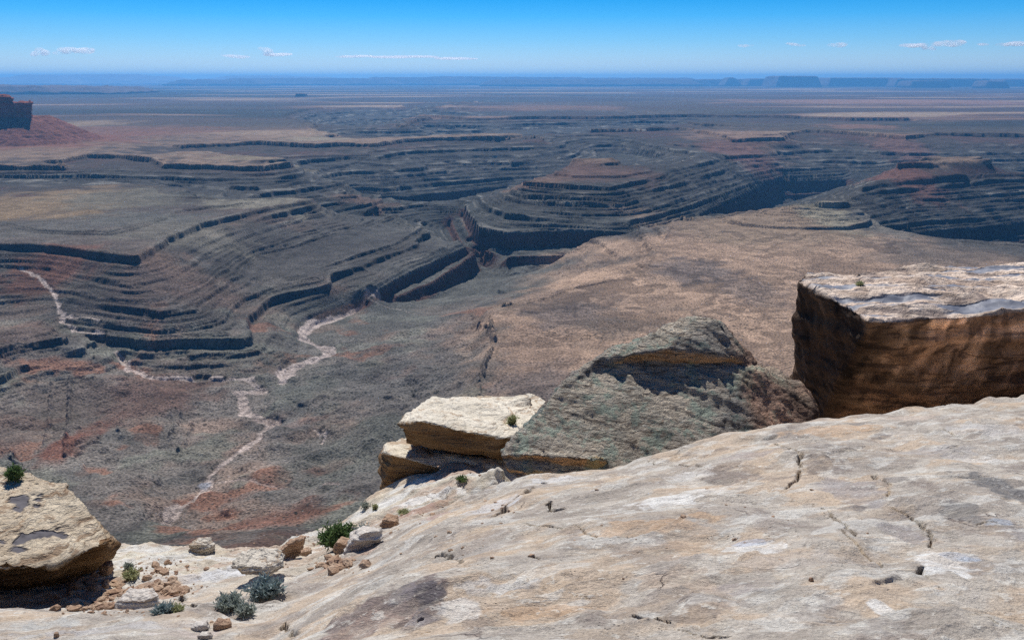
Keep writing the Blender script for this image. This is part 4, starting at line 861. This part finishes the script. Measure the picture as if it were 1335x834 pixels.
plant(603, 627, 16, 7, L_dark, 'small green plant in the pinkish sand patch below the cream boulder', 'plant', n=24, seed=10, blade=.012, dense=12, name='small_plant')
plant(527, 670, 18, 6, L_yel, 'low green plant on the red brown sand of the shelf', 'plant', n=24, seed=11, blade=.012, dense=12, name='small_plant')
plant(489, 664, 9, 7, L_yel, 'round olive tuft near the left edge of the shelf', 'plant', n=24, seed=12, blade=.012, dense=12, name='small_plant')
plant(477, 662, 16, 9, L_sage, 'grey green tuft beside the round olive tuft at the shelf edge', 'plant', n=24, seed=13, blade=.012, dense=12, name='small_plant')
bpy.context.view_layer.update()
def on_rock(ob, px, py, Y_):
    a, c = ray(px, py); d = Vector((float(a), 1.0, float(c))).normalized()
    hit, loc, nrm, _ = ob.ray_cast(Vector((0, 0, 0)), d)
    return loc if hit else atY(px, py, Y_)
bs = [o for o in C.objects if o.name.startswith('boulder')]
pL = on_rock([o for o in bs if 'left edge' in o['label']][0], 20, 626, 7.3)
shrub_thing('shrub', pL, 22*pL.y/FPX, 22*pL.y/FPX, L_dark, 'dark green bush on top of the left boulder', n=50, seed=15, blade=.014, dense=24)
pC = on_rock([o for o in bs if 'cream topped flat boulder jutting' in o['label']][0], 667, 553, 10.2)
shrub_thing('grass_tuft', pC, 15*pC.y/FPX, 14*pC.y/FPX, L_yel, 'green tuft growing in a crack of the cream topped boulder', 'grass tuft', n=40, seed=16, blade=.014, dense=14)
pB = on_rock([o for o in bs if 'square cut' in o['label']][0], 1121, 372, 11.3)
shrub_thing('grass_tuft', pB, 10*pB.y/FPX, 4*pB.y/FPX, L_yel, 'tiny green tuft on the flat top of the square block', 'grass tuft', n=20, seed=17, blade=.014, dense=10)

# ------------------------------------------------------------------ far rocks and hills
def mat_far(name, c1, c2, c3, zs):
    t = NT(name); g = t.n('ShaderNodeNewGeometry').outputs['Position']
    b = t.mapv(g, (zs*.15, zs*.15, zs*1.0)); n1 = t.noise(b, 1, 5, .6); col = t.mix(t.ramp(n1, .4, .6), c1, c2)
    n2 = t.noise(t.mapv(g, (zs, zs, zs*.3)), 1, 5, .6); col = t.mix(t.math('MULTIPLY', t.ramp(n2, .5, .65), .6), col, c3)
    return t.finish(col, .95, n2, .8, 1/zs*.3, .1)
M_butte = mat_far('red_butte_rock', (.20, .055, .03), (.27, .085, .05), (.08, .035, .025), .05)
M_far = mat_far('far_mesa_rock', (.13, .09, .08), (.18, .13, .11), (.09, .07, .07), .004)
def box(x0, x1, y0, y1, Ya, Yb, tp=0):
    """a block between picture columns x0..x1 with its top at row y0 and foot at row y1"""
    out = []
    for x in (x0, x1):
        for Y_ in (Ya, Yb):
            p = atY(x, y0, Ya); q_ = atY(x, y1, Ya); k = Y_/Ya
            out += [Vector((p.x*k, Y_, p.z)), Vector(((q_.x+(-tp if x == x0 else tp)*Ya/FPX)*k, Y_-(tp*Ya/FPX if Y_ == Ya else 0), q_.z))]
    return out
YB = 5850
tw = [box(-90, 14, 126, 156, YB, YB+300, 1), box(12, 26, 135, 156, YB, YB+260, 1), box(24, 41, 134, 156, YB, YB+260, .5), box(14, 17, 128, 140, YB+20, YB+80), box(37.5, 40.5, 131, 140, YB+10, YB+60), box(26, 31, 133, 140, YB+40, YB+150), box(-60, 8, 124.5, 130, YB+60, YB+250)]
o = rock('butte', tw, 4.5, M_butte, 7, 40, ((0, 0, 1), 14, 5), None, None, None, 0, True, 31); tag(o, kind='structure')
def far(name, segs, vox, amp, seed, m=M_far, kind='structure'):
    hs_ = []
    for x0, x1, y0, Y_, dp, tp in segs:
        zt = atY(x0, y0, Y_).z; zb = -420; k = Y_/FPX
        for_ = []
        for x in (x0, x1):
            xx = atY(x, y0, Y_).x; sgn = -1 if x == x0 else 1
            for_ += [Vector((xx, Y_, zt)), Vector((xx, Y_+dp, zt)), Vector((xx+sgn*tp*k*.35, Y_-tp*k*.2, zt+(zb-zt)*.45)), Vector((xx+sgn*tp*k*.35, Y_+dp, zt+(zb-zt)*.45)), Vector((xx+sgn*tp*k, Y_-tp*k, zb)), Vector((xx+sgn*tp*k, Y_+dp, zb))]
        hs_.append(for_)
    o = rock(name, hs_, vox, m, amp, vox*8, ((0, 0, 1), 90, amp*.5), None, None, None, 1, True, seed); tag(o, kind=kind); return o
far('mesa', [(1016, 1066, 99.5, 46000, 2500, 6)], 45, 18, 1)
far('mesa', [(1084, 1180, 101.8, 48000, 3000, 6), (1170, 1290, 102.8, 47000, 3000, 8), (1190, 1235, 105.5, 42000, 1500, 5), (1288, 1312, 105.8, 40000, 1200, 5), (1310, 1500, 103.3, 50000, 3000, 8)], 60, 22, 2)
far('mesa', [(950, 960, 101.5, 50000, 1200, 8), (900, 1016, 103.6, 52000, 2500, 10), (978, 1010, 103, 50000, 1500, 6)], 60, 22, 3)
far('mesa', [(560, 640, 100.2, 62000, 3000, 20), (480, 600, 101.3, 60000, 3000, 25), (620, 760, 101, 61000, 3000, 25), (740, 900, 102.0, 60000, 3000, 25), (300, 500, 102.4, 58000, 3000, 30), (230, 330, 104.5, 54000, 2000, 20), (255, 275, 103.4, 55000, 1500, 6), (640, 900, 104, 50000, 1500, 20)], 110, 40, 4)
far('mesa', [(386, 397, 122, 21000, 260, 2)], 14, 5, 5)
far('escarpment', [(-250, 60, 113, 24000, 3000, 22), (40, 130, 114.5, 24500, 3000, 30)], 60, 30, 6)
M_hazed = mat_far('haze_paled_far_rock', (.30, .29, .30), (.36, .34, .34), (.26, .25, .27), .004)  # mountain colour paled to stand in for thicker haze
far('mountains', [(30, 75, 98.0, 70000, 3000, 60), (60, 170, 97.3, 72000, 3000, 60), (150, 210, 99.5, 72000, 3000, 60), (-120, 20, 101.5, 72000, 3000, 60)], 190, 45, 7, M_hazed)
far('mountains', [(300, 370, 99, 76000, 3000, 60), (340, 420, 100, 76000, 3000, 60)], 190, 45, 8, M_hazed)

# ------------------------------------------------------------------ clouds: small fair weather cumulus far beyond the haze
def mat_cloud():
    t = NT('cloud'); g = t.n('ShaderNodeNewGeometry').outputs['Position']
    n1 = t.noise(g, .0011, 5, .6); d = t.math('MULTIPLY', t.ramp(n1, .37, .60), .005)
    pv = t.n('ShaderNodeVolumePrincipled'); pv.inputs['Color'].default_value = (.96, .985, 1, 1); pv.inputs['Anisotropy'].default_value = .55
    t.l(d, pv.inputs['Density']); t.l(pv.outputs[0], t.out.inputs['Volume']); return t.m
M_cloud = mat_cloud()
def cloud(puffs, label, thin=False):
    bm = bmesh.new(); rnd = random.Random(int(puffs[0][0])); YC = 62000; k = YC/FPX
    for px, py, rx, ry in puffs:
        p = atY(px, py, YC)
        for j in range(5):
            r_ = bmesh.ops.create_icosphere(bm, subdivisions=3, radius=1)
            ox, oz = rnd.uniform(-.6, .6)*rx*k, rnd.uniform(-.25, .45)*ry*k; s1_ = rnd.uniform(.45, .7)
            for v in r_['verts']:
                c_ = v.co; v.co = Vector((p.x+ox+c_.x*rx*k*s1_, p.y+c_.y*rx*k*.5*s1_, p.z+oz+c_.z*ry*k*s1_))
    me = bpy.data.meshes.new('cloud'); bm.to_mesh(me); bm.free()
    o = bpy.data.objects.new('cloud', me); C.objects.link(o)
    md = o.modifiers.new('r', 'REMESH'); md.mode = 'VOXEL'; md.voxel_size = 60
    ev = o.evaluated_get(bpy.context.evaluated_depsgraph_get()); m2 = bpy.data.meshes.new_from_object(ev); o.modifiers.clear(); o.data = m2; m2.materials.clear(); m2.materials.append(M_cloud)
    return tag(o, label, 'cloud', 'small clouds near the horizon')
cloud([(52, 68, 11, 6), (48, 71, 9, 4)], 'leftmost small white puff cloud, tall and compact')
cloud([(88, 66, 14, 6), (105, 67, 16, 4), (78, 70, 9, 4)], 'second white cloud from the left, long with a flat base')
cloud([(346, 67, 10, 6), (362, 72, 24, 3)], 'faint cloud with one small peak, left of centre')
cloud([(306, 74, 18, 3)], 'very faint wisp just left of the peaked cloud')
cloud([(455, 74, 30, 2.2), (525, 75, 40, 2.4), (590, 77, 34, 2)], 'long thin streak of cloud, left of centre over the horizon')
cloud([(972, 61, 12, 3)], 'thin small cloud, first one right of centre')
cloud([(1031, 58, 9, 2.6), (1046, 60, 6, 2)], 'pair of tiny joined puffs, second cloud right of centre')
cloud([(1089, 59.5, 14, 4)], 'small triangular white cloud above the dark mesa')
cloud([(1195, 60, 22, 4), (1211, 64, 10, 3.5)], 'white cloud with a drooping right end, left of the bright oval one')
cloud([(1238, 57, 20, 5)], 'bright oval white cloud right of the drooping one')
cloud([(1284, 58, 10, 2.5)], 'tiny thin cloud left of the rightmost cloud')
cloud([(1318, 58, 20, 4.5)], 'rightmost white cloud at the frame edge')


# ------------------------------------------------------------------ light
SUN_EL, SUN_AZ = R(51), R(-12)       # azimuth from +Y towards +X
sl = bpy.data.lights.new('sun', 'SUN'); sl.energy = 5.0; sl.angle = R(.53); sl.color = (1, .97, .935)
so = bpy.data.objects.new('sun', sl); C.objects.link(so)
dv = Vector((math.sin(SUN_AZ)*math.cos(SUN_EL), math.cos(SUN_AZ)*math.cos(SUN_EL), math.sin(SUN_EL)))
so.rotation_euler = dv.to_track_quat('Z', 'Y').to_euler(); so.location = dv*50
w = bpy.data.worlds.new('World'); scn.world = w; w.use_nodes = True
nt = w.node_tree; nt.nodes.clear()
sky = nt.nodes.new('ShaderNodeTexSky'); sky.sky_type = 'NISHITA'; sky.sun_disc = False
sky.sun_elevation = SUN_EL; sky.sun_rotation = SUN_AZ; sky.altitude = 1900; sky.air_density = 1.0; sky.dust_density = .3; sky.ozone_density = 3.0
bg = nt.nodes.new('ShaderNodeBackground'); bg.inputs[1].default_value = .06
wo = nt.nodes.new('ShaderNodeOutputWorld')
tc = nt.nodes.new('ShaderNodeTexCoord'); sx = nt.nodes.new('ShaderNodeSeparateXYZ'); nt.links.new(tc.outputs['Generated'], sx.inputs[0])
mr = nt.nodes.new('ShaderNodeMapRange'); mr.inputs[1].default_value = 0; mr.inputs[2].default_value = .2; nt.links.new(sx.outputs[2], mr.inputs[0])
cr_ = nt.nodes.new('ShaderNodeValToRGB'); el = cr_.color_ramp.elements; el[0].position = 0; el[0].color = (1.35, 1.6, 1.9, 1); el[1].position = 1; el[1].color = (.10, .75, 1.35, 1)
for p_, c_ in ((.08, (1.15, 1.4, 1.8)), (.20, (.62, 1.22, 1.8)), (.32, (.22, 1.05, 1.8)), (.42, (.05, .88, 1.65))):
    e_ = el.new(p_); e_.color = (*c_, 1)
nt.links.new(mr.outputs[0], cr_.inputs[0])
ml = nt.nodes.new('ShaderNodeMix'); ml.data_type = 'RGBA'; ml.blend_type = 'MULTIPLY'; ml.inputs[0].default_value = 1
nt.links.new(sky.outputs[0], ml.inputs[6]); nt.links.new(cr_.outputs[0], ml.inputs[7]); nt.links.new(ml.outputs[2], bg.inputs[0]); nt.links.new(bg.outputs[0], wo.inputs[0])
# the air
HZ = True
if HZ:
    bm = bmesh.new(); bmesh.ops.create_cube(bm, size=1)
    for v in bm.verts: v.co = Vector((v.co.x*230000, v.co.y*230000, 470 if v.co.z > 0 else -900))
    me = bpy.data.meshes.new('haze'); bm.to_mesh(me); bm.free()
    hz = bpy.data.objects.new('haze', me); C.objects.link(hz); hz['kind'] = 'stuff'
    t = NT('haze'); pv = t.n('ShaderNodeVolumePrincipled')
    pv.inputs['Color'].default_value = (.16, .52, 1.0, 1); pv.inputs['Absorption Color'].default_value = (0, 0, 0, 1)
    pv.inputs['Density'].default_value = 2.2e-5; pv.inputs['Anisotropy'].default_value = .35
    t.l(pv.outputs[0], t.out.inputs['Volume']); me.materials.append(t.m)
scn.view_settings.view_transform = 'Standard'; scn.view_settings.look = 'None'; scn.view_settings.exposure = 0; scn.view_settings.gamma = 1
scn.render.film_transparent = False
scn.cycles.max_bounces = 12; scn.cycles.diffuse_bounces = 3; scn.cycles.glossy_bounces = 2; scn.cycles.volume_bounces = 12; scn.cycles.use_denoising = False; scn.cycles.sample_clamp_indirect = 4.0; scn.cycles.sample_clamp_direct = 12.0; scn.cycles.use_adaptive_sampling = False
scn.cycles.volume_step_rate = 1
